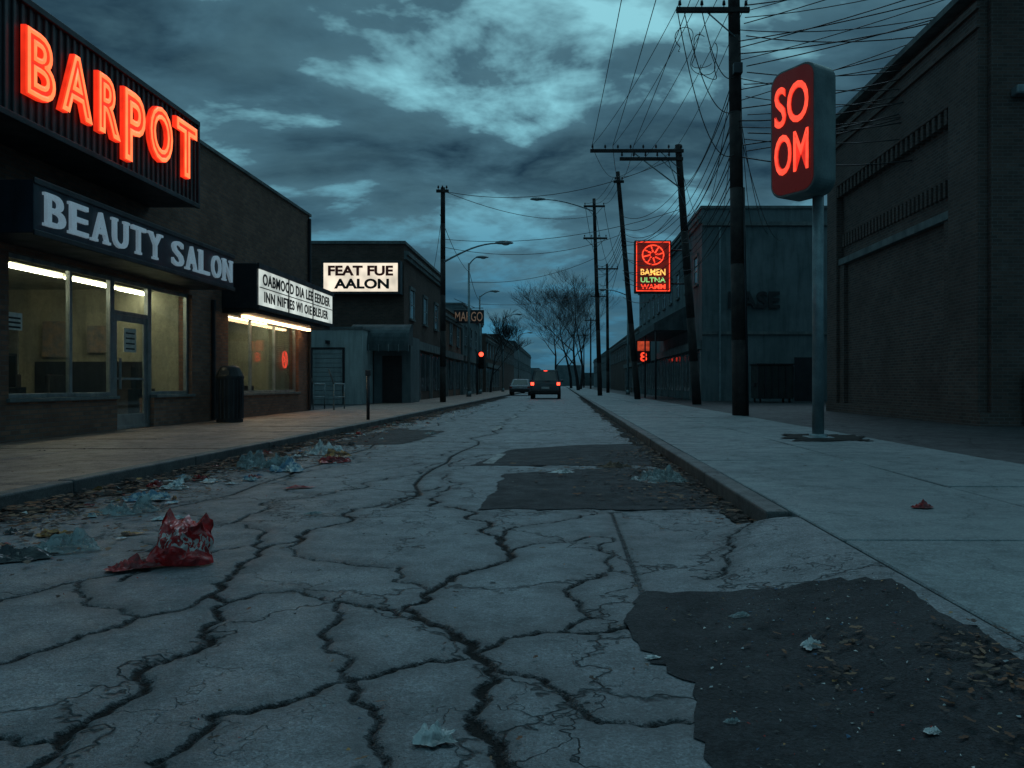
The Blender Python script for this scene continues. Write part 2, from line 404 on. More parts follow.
meshpd('parking_lot',[(5.0,-20,.112),(90,-20,.112),(90,420,.112),(5.0,420,.112),(5.0,-20,-.03),(5.0,420,-.03)],[(0,1,2,3),(0,3,5,4)],None,m_lot)
meshpd('parking_lot',[(-90,-20,.112),(-8.3,-20,.112),(-8.3,420,.112),(-90,420,.112)],[(0,1,2,3)],None,m_lot)
meshpd('sidewalk_bed',[(-8.3,-20,.05),(-4.5,-20,.05),(-4.5,420,.05),(-8.3,420,.05),(1.555,-20,.05),(5.0,-20,.05),(5.0,420,.05),(1.555,420,.05)],[(0,1,2,3),(4,5,6,7)],None,m_ground)
patch('dirt_patch',[(3.5,12.1),(4.8,12.2),(4.95,13.6),(3.7,13.7)],m_ground,.142,.18)

# ------------------------------------------------------------ left shop building
b=root('brick_shop_building',(-8.3,16,.11))
F0,F1=-8.6,-8.3
boxes('walls',b,brickL,[
 (F0,F1,5,12.0,.1,6.5),(F0,F1,12.0,14.93,.1,.72),(F0,F1,12.0,17.95,3.0,6.5),(F0,F1,16.28,17.95,.1,.72),
 (F0,F1,17.95,19.9,.1,6.5),(F0,F1,19.9,25.2,.1,.70),(F0,F1,19.9,25.2,2.78,6.5),(F0,F1,25.2,26.3,.1,6.5),
 (-24,F0,26.0,26.3,.1,6.5),(-24,F0,5,5.3,.1,6.5),(-24,-23.7,5.3,26.0,.1,6.5)])
boxes('roof',b,darkmetal,[(-23.7,F0,5.3,26.0,6.1,6.2)])
boxes('parapet_coping',b,concrete_trim,[(-8.66,-8.25,4.95,26.36,6.5,6.58),(-24,-8.66,26.0,26.36,6.5,6.58)])
boxes('window_sills',b,concrete_trim,[(-8.4,-8.24,11.95,14.93,.72,.78),(-8.4,-8.24,16.28,18.0,.72,.78),(-8.4,-8.24,19.85,25.25,.70,.76)],.008)
fr=[]
def frame(y0,y1,z0,z1,mull=(),w=.05,tr=()):
    x0,x1=-8.47,-8.39
    fr.extend([(x0,x1,y0,y0+w,z0,z1),(x0,x1,y1-w,y1,z0,z1),(x0,x1,y0+w,y1-w,z0,z0+w),(x0,x1,y0+w,y1-w,z1-w,z1)])
    for m in mull: fr.append((x0+.003,x1-.003,m-w/2,m+w/2,z0+w,z1-w))
    for z in tr: fr.append((x0+.006,x1-.006,y0+w,y1-w,z-w/2,z+w/2))
frame(12.0,14.93,.78,3.0,(13.68,),.07,()); frame(16.28,17.95,.78,3.0,(),.07)
frame(14.93,16.28,.13,3.0,(),.07,(2.36,)); frame(19.9,25.2,.76,2.78,(21.6,23.4),.06)
boxes('window_frames',b,alu,fr,.004)
boxes('door',b,alu,[(-8.45,-8.41,15.02,15.12,.17,2.32),(-8.45,-8.41,16.1,16.2,.17,2.32),(-8.45,-8.41,15.12,16.1,.17,.42),(-8.45,-8.41,15.12,16.1,2.2,2.32),
  (-8.40,-8.36,15.16,15.19,.9,1.5),(-8.45,-8.415,15.12,16.1,1.08,1.12)],.004)
boxes('window_glass',b,glass,[(-8.435,-8.427,12.05,14.88,.8,2.97),(-8.435,-8.427,16.33,17.9,.8,2.97),(-8.435,-8.429,15.1,16.12,.4,2.21),(-8.435,-8.427,15.0,16.2,2.4,2.95),(-8.435,-8.427,19.93,25.17,.78,2.75)])
boxes('interior_shell',b,interiorw,[(-14.2,-14,12,18,.14,3.2),(-14,-8.62,11.8,11.95,.14,3.2),(-14,-8.62,17.98,18.1,.14,3.2),(-14,-8.62,11.95,17.98,3.12,3.2),
  (-12.2,-12,19.9,25.3,.14,3.1),(-12,-8.62,19.75,19.88,.14,3.1),(-12,-8.62,25.22,25.34,.14,3.1),(-12,-8.62,19.88,25.22,3.02,3.1)])
boxes('interior_floor',b,interiorf,[(-14,-8.62,11.95,17.98,.12,.15),(-12,-8.62,19.88,25.22,.12,.15)])
boxes('ceiling_tubes',b,tubelight,[(-9.4,-9.30,12.2,14.9,2.98,3.03),(-9.4,-9.30,15.1,16.7,2.98,3.03),(-9.4,-9.30,16.9,17.9,2.98,3.03)])
boxes('tube_housings',b,interiorw,[(-9.5,-9.22,12.1,17.95,3.05,3.115)])
fur=[]
for k,yy in enumerate((12.8,14.1,15.6,17.0)):
    fur+=[(-10.9,-10.3,yy,yy+.55,.5,.62),(-11.0,-10.9,yy,yy+.55,.62,1.2),(-10.66,-10.54,yy+.2,yy+.32,.15,.5),(-10.85,-10.35,yy-.06,yy,.62,.8),(-10.85,-10.35,yy+.55,yy+.61,.62,.8)]
boxes('salon_chairs',b,blackp,fur,.03)
boxes('counter',b,wood,[(-13.2,-12.7,12.4,17.3,.15,.95),(-9.3,-8.9,12.2,13.3,.15,.95),(-9.35,-8.95,16.5,17.6,.15,.9),(-9.6,-9.2,20.2,23.9,.15,.95),(-11.9,-11.5,20.1,24.8,.15,1.9),(-13.9,-13.4,14.4,17.6,1.4,1.46),(-13.9,-13.4,14.4,17.6,1.9,1.96)],.01)
rs=random.Random(5)
boxes('shelf_goods',b,redletter,[(-13.75,-13.6,14.5+k*.21,14.5+k*.21+rs.uniform(.06,.15),z,z+rs.uniform(.12,.3)) for k in range(14) for z in (1.465,1.965)])
boxes('mirrors',b,alu,[(-13.98,-13.94,yy,yy+.8,1.1,2.2) for yy in (12.4,13.7)]+[(-13.9,-12.2,17.93,17.97,1.1,2.3)])
boxes('display_stand',b,darkmetal,[(-9.2,-8.95,12.5,12.54,.95,1.5),(-9.2,-8.95,13.1,13.14,.95,1.5),(-9.2,-8.95,12.54,13.1,1.46,1.5),(-9.2,-9.0,16.7,16.9,.9,1.35),(-9.2,-9.0,17.1,17.35,.9,1.2),(-11.8,-9.4,17.9,17.97,.15,1.5)])
boxes('wall_posters',b,surf('tinted_poster',(.30,.22,.16),(.14,.16,.17),6,.7,.1,20),[(-11.6,-11.0,17.86,17.895,1.6,2.4),(-10.6,-10.1,17.86,17.895,1.7,2.3),(-13.99,-13.93,15.2,15.8,2.3,2.8)])
boxes('window_posters',b,paperm,[(-8.424,-8.420,12.12,12.48,1.83,2.1),(-8.424,-8.420,15.38,15.82,1.62,2.08)])
boxes('poster_print',b,blackletter,[(-8.419,-8.417,12.16,12.44,1.86+k*.07,1.89+k*.07) for k in range(3)]+[(-8.419,-8.417,15.44,15.76,1.67+k*.1,1.7+k*.1) for k in range(4)])
boxes('window_blinds',b,interiorw,[(-8.62,-8.6,23.45,25.12,.8+k*.06,.845+k*.06) for k in range(31)])
boxes('shop_light',b,tubelight,[(-9.3,-9.22,20.1,25,2.86,2.89)])
V=[];Fc=[]
for k in range(20):
    a=2*math.pi*k/20;c=2*math.pi*(k+1)/20
    tube(V,Fc,(-8.52,24.6+.2*math.cos(a),1.75+.25*math.sin(a)),(-8.52,24.6+.2*math.cos(c),1.75+.25*math.sin(c)),.022,.022,6)
    if k%4==0: tube(V,Fc,(-8.52,24.6,1.75),(-8.52,24.6+.2*math.cos(a),1.75+.25*math.sin(a)),.015,.015,6)
meshpd('window_neon_ring',V,Fc,b,neonred)
boxes('downpipe',b,darkmetal,[(-8.29,-8.2,18.9,18.99,.15,3.0),(-8.29,-8.2,26.1,26.19,.15,6.4)],.02)

# bar neon sign
s=root('bar_neon_sign',(-7.6,13,4.5))
boxes('fascia_box',s,ribmetal,[(-8.3,-7.36,7.5,16.1,4.55,6.25)])
boxes('fascia_ribs',s,ribmetal,[(-7.361,-7.325,7.55+k*.165,7.61+k*.165,4.62,6.18) for k in range(52)],.01)
boxes('fascia_trim',s,darkmetal,[(-7.365,-7.29,7.48,16.13,6.18,6.28),(-7.365,-7.29,7.48,16.13,4.53,4.62),(-7.362,-7.295,16.06,16.13,4.62,6.18)],.01)
for ch,y0,y1,z0,z1 in (('B',10.80,11.42,4.93,5.86),('A',11.55,12.32,4.97,5.9),('R',12.48,13.10,4.95,5.9),('P',13.22,13.88,4.72,5.93),('O',14.03,14.85,5.0,6.0),('T',15.0,15.84,4.97,6.04)):
    textmesh('letter_'+ch.lower(),s,ch,neonbody,(-7.31,y0,z0),(0,1,0),y1-y0,z1-z0,.07,.03)
    textmesh('neon_tube_'+ch.lower(),s,ch,neontube,(-7.235,y0+.01,z0+.01),(0,1,0),y1-y0-.02,z1-z0-.02,.02,.03,tubr=.016)
s=root('beauty_salon_sign',(-7.6,14.5,3.1))
boxes('sign_box',s,signnavy,[(-8.3,-7.33,11.1,17.86,3.1,3.84)],.01)
boxes('sign_trim',s,darkmetal,[(-7.332,-7.30,11.08,17.88,3.79,3.87),(-7.332,-7.30,11.08,17.88,3.07,3.15)],.008)
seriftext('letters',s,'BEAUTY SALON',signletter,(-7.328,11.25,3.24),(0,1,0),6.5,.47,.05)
s=root('lightbox_marquee_sign',(-7.8,22.5,2.85))
boxes('marquee_box',s,darkmetal,[(-8.3,-7.44,19.5,25.9,2.84,3.95)],.015)
boxes('canopy_skirt',s,darkmetal,[(-8.3,-7.5,19.55,25.85,2.74,2.84)])
boxes('light_panel',s,litwhite,[(-7.45,-7.41,19.62,25.8,2.93,3.82)])
boxes('panel_rails',s,darkmetal,[(-7.412,-7.385,19.6,25.82,3.365,3.385),(-7.43,-7.38,19.5,25.9,3.82,3.96),(-7.43,-7.38,19.5,25.9,2.83,2.93),(-7.412,-7.385,21.65,21.68,2.93,3.82),(-7.412,-7.385,23.75,23.78,2.93,3.82)])
textmesh('letters_row_1',s,'OABMOOD DIA LEE EERDER',blackletter,(-7.408,19.8,3.45),(0,1,0),5.7,.29,.01,.025,spacing=1.1)
textmesh('letters_row_2',s,'INN NIFTES WI OIE BLEUER',blackletter,(-7.408,19.9,3.03),(0,1,0),5.4,.27,.01,.025,spacing=1.1)
boxes('soffit_lights',s,tubewarm,[(-8.1,-7.98,20.2,25.4,2.68,2.738)])

s=root('trash_can',(-7.6,18.3,.13))
V=[];Fc=[]
for (z0,z1,r0,r1) in ((.13,.2,.29,.29),(.2,1.12,.27,.29),(1.12,1.18,.31,.31),(1.18,1.38,.30,.21),(1.38,1.42,.21,.14)):
    tube(V,Fc,(-7.6,18.3,z0),(-7.6,18.3,z1),r0,r1,20)
meshpd('body',V,Fc,s,blackp,False)
V=[];Fc=[]
for k in range(20):
    a=2*math.pi*k/20; c=Vector((-7.6+.29*math.cos(a),18.3+.29*math.sin(a),.22)); tube(V,Fc,c,c+Vector((0,0,.88)),.014,.014,5)
meshpd('slats',V,Fc,s,darkmetal)
boxes('opening',s,darkmetal,[(-7.7,-7.5,18.02,18.06,1.2,1.3)])
s=root('handrail',(-8,27.5,.13))
sg=[]
for xx in (-8.4,-7.7):
    sg+=[((xx,27,.12),(xx,27,1.0),.025,.025),((xx,28.3,.12),(xx,28.3,1.0),.025,.025),((xx,27,1.0),(xx,28.3,1.0),.025,.025),((xx,27,.55),(xx,28.3,.55),.02,.02)]
sg+=[((-8.4,27,1.0),(-8.4,26.4,1.5),.025,.025),((-7.7,27,1.0),(-7.7,26.4,1.5),.025,.025)]
tubes('rails',s,galv,sg,8)
s=root('bollard',(-4.75,19.6,.13))
tubes('post',s,darkmetal,[((-4.75,19.6,.1),(-4.75,19.6,1.28),.04,.04)],10)
boxes('cap',s,darkmetal,[(-4.81,-4.69,19.55,19.65,1.2,1.34)],.01)

b=root('pale_garage_building',(-10,36,.11))
boxes('walls',b,renderP,[(-13.4,-8.75,35,39.3,.1,3.4)])
boxes('roof_trim',b,concrete_trim,[(-13.45,-8.7,34.95,39.3,3.4,3.5)])
boxes('roller_door',b,surf('roller_door_paint',(.33,.40,.41),(.25,.31,.32),2,.6,.1,20),[(-10.9,-9.6,34.96,34.998,.12+k*.2,.3+k*.2) for k in range(12)],.01)
boxes('door_frame',b,darkmetal,[(-11.0,-10.92,34.93,34.998,.12,2.6),(-9.58,-9.5,34.93,34.998,.12,2.6),(-10.92,-9.58,34.93,34.998,2.54,2.6)])
boxes('wall_lamp',b,darkmetal,[(-10.3,-10.15,34.8,34.99,2.75,2.9)])
b=root('awning_shop_annexe',(-7.9,37.5,.11))
boxes('walls',b,renderG,[(-8.7,-7.0,37,39.3,.1,3.2)])
boxes('door',b,blackp,[(-8.3,-7.4,36.95,36.998,.12,2.3)])
V=[];Fc=[];n=8
for i in range(n+1):
    a=math.pi/2*i/n
    V+=[(-9.6,37-1.1*math.sin(a),2.75+1.0*math.cos(a)),(-6.9,37-1.1*math.sin(a),2.75+1.0*math.cos(a))]
for i in range(n): Fc.append((2*i,2*i+1,2*i+3,2*i+2))
k=len(V); V+=[(-9.6,37,2.75),(-6.9,37,2.75)]
Fc.append(tuple([k]+[2*i for i in range(n+1)])); Fc.append(tuple([k+1]+[2*i+1 for i in range(n+1)]))
meshpd('awning',V,Fc,b,fabric)
boxes('awning_ribs',b,galv,[(-9.6+i*.45,-9.57+i*.45,35.88,35.9,2.45,2.78) for i in range(7)])
boxes('awning_valance',b,fabric,[(-9.6,-6.9,35.89,35.91,2.5,2.75)])

def building(name,x0,x1,y0,y1,h,wall,side,wins=(),front=None,cornice=True,shop=True):
    b=root(name,((x0+x1)/2,(y0+y1)/2,.11))
    boxes('walls',b,wall,[(x0,x1,y0,y1,.1,h)])
    boxes('parapet',b,concrete_trim,[(x0-.08,x1+.08,y0-.08,y1+.08,h,h+.15)])
    xf=x1 if side<0 else x0; sg=1 if side<0 else -1
    def bx(a,c,ya,yb,za,zb):
        p,q=xf+sg*a,xf+sg*c; return (min(p,q),max(p,q),ya,yb,za,zb)
    S=[];C=[];G=[]
    n=max(1,int((y1-y0)/3.2)); st=(y1-y0)/n
    for lvl in wins:
        for i in range(n):
            c=y0+st*(i+.5)
            G.append(bx(.002,.02,c-.55,c+.55,lvl,lvl+1.5)); 
            S+= [bx(.001,.06,c-.63,c-.55,lvl,lvl+1.5),bx(.001,.06,c+.55,c+.63,lvl,lvl+1.5),bx(.021,.05,c-.55,c+.55,lvl+.72,lvl+.78)]
            C+= [bx(.001,.12,c-.7,c+.7,lvl-.1,lvl),bx(.001,.1,c-.7,c+.7,lvl+1.5,lvl+1.66)]
    if shop:
        for i in range(n):
            c=y0+st*(i+.5); G.append(bx(.002,.02,c-st*.4,c+st*.4,.6,2.7)); S+=[bx(.001,.07,c-st*.43,c-st*.4,.12,2.8),bx(.001,.07,c+st*.4,c+st*.43,.12,2.8),bx(.021,.06,c-.03,c+.03,.6,2.7)]
        C.append(bx(.001,.25,y0+.1,y1-.1,2.85,3.3))
    if cornice: C+=[bx(.002,.22,y0,y1,h-.55,h-.35),bx(.002,.14,y0,y1,h-.75,h-.55)]
    if G: boxes('window_panes',b,darkglass,G)
    if S: boxes('window_frames',b,alu,S)
    if C: boxes('trim',b,concrete_trim,C)
    return b
b=building('brick_saloon_building',-24,-7.9,40,52,8.0,brickB,-1,(4.4,))
boxes('roof_vents',b,darkmetal,[(-12,-11,43,44,8.1,8.5)])
building('brick_store',-22,-8.1,52.3,64,6.2,brickL,-1,(3.9,))
building('corner_store',-22,-8.0,64.4,80,7.4,renderG,-1,(4.2,))
building('brick_store',-22,-8.2,86,104,6.3,brickB,-1,(3.9,))
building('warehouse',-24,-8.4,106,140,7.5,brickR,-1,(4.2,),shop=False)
building('warehouse',-24,-9,150,230,9,renderG,-1,(4.2,),shop=False)
s=root('saloon_lightbox_sign',(-9.8,39.8,5.5))
boxes('sign_box',s,darkmetal,[(-11.85,-7.95,39.35,39.99,5.42,7.08)],.02)
boxes('light_panel',s,litcream,[(-11.72,-8.08,39.32,39.352,5.55,6.95)])
textmesh('letters_row_1',s,'FEAT FUE',redletter,(-11.5,39.316,6.32),(1,0,0),3.2,.5,.012,.04)
textmesh('letters_row_2',s,'AALON',blackletter,(-11.2,39.316,5.68),(1,0,0),2.7,.5,.012,.04)
s=root('hanging_street_sign',(-7,60,5.7))
boxes('sign_box',s,darkmetal,[(-8.1,-5.85,59.9,60.1,5.55,6.55)],.02)
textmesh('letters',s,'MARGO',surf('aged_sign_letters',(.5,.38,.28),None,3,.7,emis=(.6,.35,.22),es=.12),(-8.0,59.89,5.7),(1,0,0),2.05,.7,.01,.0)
tubes('bracket',s,darkmetal,[((-8.1,60,6.7),(-5.9,60,6.7),.03,.03),((-8.1,60,7.4),(-6.5,60,6.7),.02,.02)],6)

def traffic_signal(x,y,h,red=True):
    s=root('traffic_light',(x,y,.13))
    tubes('post',s,darkmetal,[((x,y,.1),(x,y,h),.08,.07)],10)
    boxes('housing',s,blackp,[(x+.1,x+.62,y-.15,y+.15,h-1.45,h)],.03)
    V=[];Fc=[];
    for i,z in enumerate((h-.26,h-.72,h-1.18)):
        tube(V,Fc,(x+.36,y-.36,z+.03),(x+.36,y-.15,z+.03),.21,.21,14,False)
    meshpd('visors',V,Fc,s,blackp)
    tubes('red_lens',s,tail,[((x+.36,y-.2,h-.26),(x+.36,y-.15,h-.26),.19,.19)],14)
    tubes('dark_lenses',s,darkglass,[((x+.36,y-.2,h-.72),(x+.36,y-.15,h-.72),.17,.17),((x+.36,y-.2,h-1.18),(x+.36,y-.15,h-1.18),.17,.17)],14)
traffic_signal(-7.0,66,3.7)

# ------------------------------------------------------------ right side
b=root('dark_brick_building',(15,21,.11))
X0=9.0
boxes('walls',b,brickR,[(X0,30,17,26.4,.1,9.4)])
boxes('pilasters',b,brickR,[(X0-.22,X0-.001,16.9,18.2,.1,9.1),(X0-.22,X0-.001,25.6,26.5,.1,9.1),(X0-.22,X0-.001,18.2,25.6,7.3,9.1)]+[(X0,10.3,16.78,16.998,.1,9.1),(10.3,30,16.78,16.998,7.6,9.1)],.01)
boxes('parapet_coping',b,concrete_trim,[(X0-.32,30,16.68,26.6,9.4,9.55)])
boxes('corbel_dentils',b,brickR,[(X0-.2,X0-.002,18.3+k*.3,18.44+k*.3,6.95,7.298) for k in range(25)]+[(10.4+k*.3,10.54+k*.3,16.8,16.997,7.25,7.598) for k in range(40)])
boxes('lintel',b,concrete_trim,[(X0-.16,X0-.002,18.2,25.6,4.78,4.98)],.01)
boxes('blocked_opening_soldiers',b,brickR,[(X0-.07,X0-.001,18.4+k*.24,18.52+k*.24,5.35,5.75) for k in range(30)])
boxes('opening_jambs',b,brickR,[(X0-.12,X0-.001,18.21,18.6,.1,4.78),(X0-.12,X0-.001,25.2,25.59,.1,4.78)])
boxes('plinth',b,brickR,[(X0-.26,30,16.72,26.5,.1,.4)])
boxes('cornice',b,brickR,[(X0-.29,X0-.22,16.8,26.5,8.5,8.62),(X0-.29,X0-.22,16.8,26.5,8.9,9.05)])
boxes('wall_lamp',b,galv,[(9.4,9.9,16.5,16.77,7.0,7.2)],.04)
boxes('drain_pipe',b,galv,[(9.62,9.82,16.55,16.71,.12,1.3)],.06)

b=building('grey_commercial_building',7.35,22,42,76,10.2,renderG,1,(6.4,),cornice=True)
textmesh('wall_letters',b,'PASE',surf('wall_letter_metal',(.03,.035,.04),None,4,.5),(8.7,41.9,4.95),(1,0,0),2.7,.9,.08,.03)
boxes('front_trim',b,concrete_trim,[(7.36,22,41.85,41.998,9.3,9.5),(7.36,22,41.9,41.998,3.6,3.75)])
boxes('front_door',b,darkmetal,[(12.2,13.4,41.9,41.998,.12,2.4)])
boxes('drain_pipes',b,galv,[(8.2,8.3,41.76,41.848,.12,9.2)],.02)
V=[(7.35,46,5.6),(7.35,58,5.6),(5.3,58,4.5),(5.3,46,4.5),(5.3,58,4.1),(5.3,46,4.1),(7.35,46,4.1),(7.35,58,4.1)]
meshpd('awning',V,[(0,1,2,3),(3,2,4,5),(0,3,5,6),(1,7,4,2),(6,5,4,7)],b,fabric)
tubes('awning_posts',b,darkmetal,[((5.4,y,.1),(5.4,y,4.1),.05,.05) for y in (46.1,52,57.9)],8)
s=root('red_neon_blade_sign',(5.2,46,6))
boxes('sign_box',s,darkmetal,[(4.1,6.2,45.3,45.75,6.15,9.15)],.06)
boxes('sign_face',s,emit('dim_red_sign_face',(.30,.02,.01),.22,.6,1.5),[(4.22,6.08,45.27,45.302,6.27,9.03)])
boxes('border_tubes',s,neonred2,[(4.2,4.24,45.22,45.268,6.25,9.05),(6.06,6.1,45.22,45.268,6.25,9.05),(4.24,6.06,45.22,45.268,6.25,6.29),(4.24,6.06,45.22,45.268,9.01,9.05)])
V=[];Fc=[]
for k in range(24):
    a=2*math.pi*k/24;c=2*math.pi*(k+1)/24
    tube(V,Fc,(5.15+.6*math.cos(a),45.22,8.3+.55*math.sin(a)),(5.15+.6*math.cos(c),45.22,8.3+.55*math.sin(c)),.035,.035,6)
    if k%3==0: tube(V,Fc,(5.15+.15*math.cos(a),45.22,8.3+.15*math.sin(a)),(5.15+.55*math.cos(a+.2),45.22,8.3+.5*math.sin(a+.2)),.05,.03,6)
meshpd('neon_flower',V,Fc,s,neonred2)
textmesh('letters_row_1',s,'BAMEN',emit('neon_yellow',(1,.55,.12),1.3,.2),(4.45,45.25,7.15),(1,0,0),1.4,.36,.03,.02)
textmesh('letters_row_2',s,'ULTNA',emit('neon_green',(.35,.8,.25),.9,.2),(4.45,45.25,6.75),(1,0,0),1.4,.28,.03,.02)
textmesh('letters_row_3',s,'WAMM',neonred2,(4.45,45.25,6.37),(1,0,0),1.4,.28,.03,.02)
tubes('bracket',s,darkmetal,[((6.2,45.5,8.6),(7.5,45.5,8.6),.05,.05),((6.2,45.5,6.7),(7.5,45.5,6.7),.05,.05)],6)
s=root('storefront_neon',(6.5,56,3))
boxes('panel',s,darkmetal,[(5.6,6.7,60.4,60.5,2.6,4.4)],.02)
boxes('lit_face',s,emit('dim_orange_face',(1,.12,.05),.35,.5,3),[(5.7,6.6,60.37,60.398,3.5,4.3)])
textmesh('emblem',s,'8',neonred2,(5.9,60.34,2.7),(1,0,0),.5,.7,.02,.02)
building('brick_store',7.6,20,78,96,6.5,brickB,1,(3.9,))
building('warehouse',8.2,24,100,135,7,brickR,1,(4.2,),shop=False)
building('warehouse',9.5,28,150,240,8,renderG,1,(4.2,),shop=False)
s=root('dumpster',(10.2,38.5,.11))
boxes('bin',s,surf('dumpster_paint',(.03,.045,.045),None,2,.6,.2,30),[(9.3,11.0,38,39.4,.3,1.9)],.03)
boxes('lids',s,blackp,[(9.25,10.13,37.95,39.45,1.9,1.98),(10.16,11.05,37.95,39.45,1.9,1.98)],.02)
boxes('ribs',s,darkmetal,[(9.3+i*.33,9.36+i*.33,37.95,38.0,.35,1.85) for i in range(6)]+[(9.22,9.3,38.3,39,.9,1.05),(11.0,11.08,38.3,39,.9,1.05)])
tubes('castors',s,rubber,[((x-.03,y,.2),(x+.03,y,.2),.1,.1) for x in (9.45,10.85) for y in (38.15,39.25)],12)

# pole sign
s=root('pole_sign',(4.13,12.9,.13))
tubes('pole',s,galv,[((4.13,12.9,.1),(4.13,12.9,4.3),.095,.09),((4.13,12.9,.1),(4.13,12.9,.2),.16,.14)],20)
boxes('base_plate',s,galv,[(3.93,4.33,12.7,13.1,.125,.155)],.01)
ph=math.radians(32)
def rrect(w,h,r,n=8):
    P=[]
    for cx,cy,a0 in ((w/2-r,h/2-r,0),(-w/2+r,h/2-r,90),(-w/2+r,-h/2+r,180),(w/2-r,-h/2+r,270)):
        for k in range(n+1):
            a=math.radians(a0+90*k/n); P.append((cx+r*math.cos(a),cy+r*math.sin(a)))
    return P
nA=Vector((-math.cos(ph),-math.sin(ph),0)); xA=Vector((math.sin(ph),-math.cos(ph),0))
C0=Vector((3.88,12.9,5.04)); W,H,T=.93,2.05,.48
def prism(w,h,r,d0,d1):
    P=rrect(w,h,r); n=len(P)
    V=[C0+xA*p[0]+Vector((0,0,p[1]))+nA*d0 for p in P]+[C0+xA*p[0]+Vector((0,0,p[1]))+nA*d1 for p in P]
    F=[tuple(range(n))[::-1],tuple(range(n,2*n))]+[(i,(i+1)%n,n+(i+1)%n,n+i) for i in range(n)]
    return V,F
def mk(name,w,h,r,d0,d1,mat,bev=.0):
    V,F=prism(w,h,r,d0,d1); me=bpy.data.meshes.new(name); me.from_pydata([tuple(v) for v in V],[],F)
    bm=bmesh.new(); bm.from_mesh(me); bmesh.ops.recalc_face_normals(bm,faces=bm.faces); bm.to_mesh(me); bm.free()
    o=addobj(name,me,s,mat)
    if bev: m=o.modifiers.new('b','BEVEL'); m.width=bev; m.segments=2; m.limit_method='ANGLE'
    return o
mk('sign_case',W,H,.24,-T/2,T/2,surf('sign_case_paint',(.14,.20,.205),(.09,.14,.15),3,.45,.05,40),.02)
mk('sign_face',W-.08,H-.08,.21,T/2-.01,T/2+.008,surf('sign_face_dark_red',(.08,.022,.020),(.05,.014,.014),3,.35,.05,40,emis=(1,.035,.02),es=.03))
m_nf=emit('neon_face_red',(1,.05,.028),.55,.3,5)
for dz,W1 in ((.10,'SO'),(-.68,'OM')):
    o=C0+xA*(-.35)+Vector((0,0,dz))+nA*(T/2+.01)
    textmesh('neon_row_'+W1.lower(),s,W1,neonred,tuple(o),tuple(xA),.70,.66,.03,.0,tubr=.018)
    o=C0+xA*(-.335)+Vector((0,0,dz+.015))+nA*(T/2+.009)
    textmesh('letter_row_'+W1.lower(),s,W1,m_nf,tuple(o),tuple(xA),.67,.63,.01,.01)

# ------------------------------------------------------------ poles
wires=[]
def upole(base,top,r0=.17,r1=.11,arms=(),nm='utility_pole'):
    s=root(nm,(base[0],base[1],.13)); bx,by=base; tx,ty,tz=top
    P0=Vector((bx,by,.1)); P1=Vector((tx,ty,tz))
    seg=[];n=6
    for i in range(n):
        a=P0.lerp(P1,i/n);c=P0.lerp(P1,(i+1)/n); seg.append((a,c,r0+(r1-r0)*i/n,r0+(r1-r0)*(i+1)/n))
    tubes('shaft',s,wood,seg,14)
    bl=[];ins=[];br=[]
    for (z,l,r) in arms:
        c=P0.lerp(P1,(z-.1)/(tz-.1))
        bl.append((c.x-l,c.x+r,c.y-.2,c.y-.09,z-.07,z+.07))
        k=max(2,int((l+r)/.55))
        for i in range(k+1):
            x=c.x-l+.1+(l+r-.2)*i/k
            ins.append(((x,c.y-.15,z+.07),(x,c.y-.15,z+.14),.015,.015)); ins.append(((x,c.y-.15,z+.14),(x,c.y-.15,z+.26),.05,.035))
        if l>.5: br.append(((c.x-min(l,1.0)*.8,c.y-.15,z-.05),(c.x,c.y-.15,z-.75),.02,.02))
        if r>.5: br.append(((c.x+min(r,1.0)*.8,c.y-.15,z-.05),(c.x,c.y-.15,z-.75),.02,.02))
    if bl:
        boxes('crossarms',s,wood,bl,.01); tubes('insulators',s,darkmetal,ins,8)
        if br: tubes('braces',s,galv,br,6)
    return s
A=upole((5.0,22.5),(4.82,22.5,12.9),.21,.16,((11.45,1.65,.4),))
tubes('conduit',A,darkmetal,[((5.2,22.4,.1),(5.08,22.4,6.5),.04,.04)],8)
boxes('pole_boxes',A,darkmetal,[(4.75,5.0,22.1,22.3,9.6,9.9)],.02)
B=upole((5.87,34.8),(5.05,34.8,11.4),.2,.14,((11.1,3.85,.2),(10.75,2.6,.15)))
tubes('arm_stay',B,galv,[((3.0,34.65,11.1),(5.1,34.65,9.5),.03,.03),((5.35,34.65,8.6),(4.6,34.65,10.7),.02,.02)],6)
C=upole((4.35,46),(3.2,46,13.2),.18,.12,((12.6,.3,.3),))
Dp=upole((2.85,60),(2.4,60,14.9),.18,.12,((14.3,.8,.8),(11.9,.9,.9)))
upole((4.6,80),(4.5,80,13),.17,.12,((12.5,1.1,1.1),)); upole((4.8,105),(4.8,105,13),.17,.12,((12.5,1.1,1.1),))
upole((5.2,145),(5.2,145,13),.17,.12,((12.5,1.1,1.1),)); upole((5.2,190),(5.2,190,13),.17,.12,((12.5,1.1,1.1),))
upole((6.2,-14),(6.2,-14,13.5),.19,.14,((12.6,1.2,1.2),)); upole((21.5,15.2),(21.5,15.2,15.5),.19,.14,((14.8,1.2,1.2),))
L=upole((-5.76,38.7),(-5.76,38.7,10.5),.15,.11,((10.3,.3,.3),))
lensm=surf('lamp_lens_glass',(.4,.45,.45),None,3,.2)
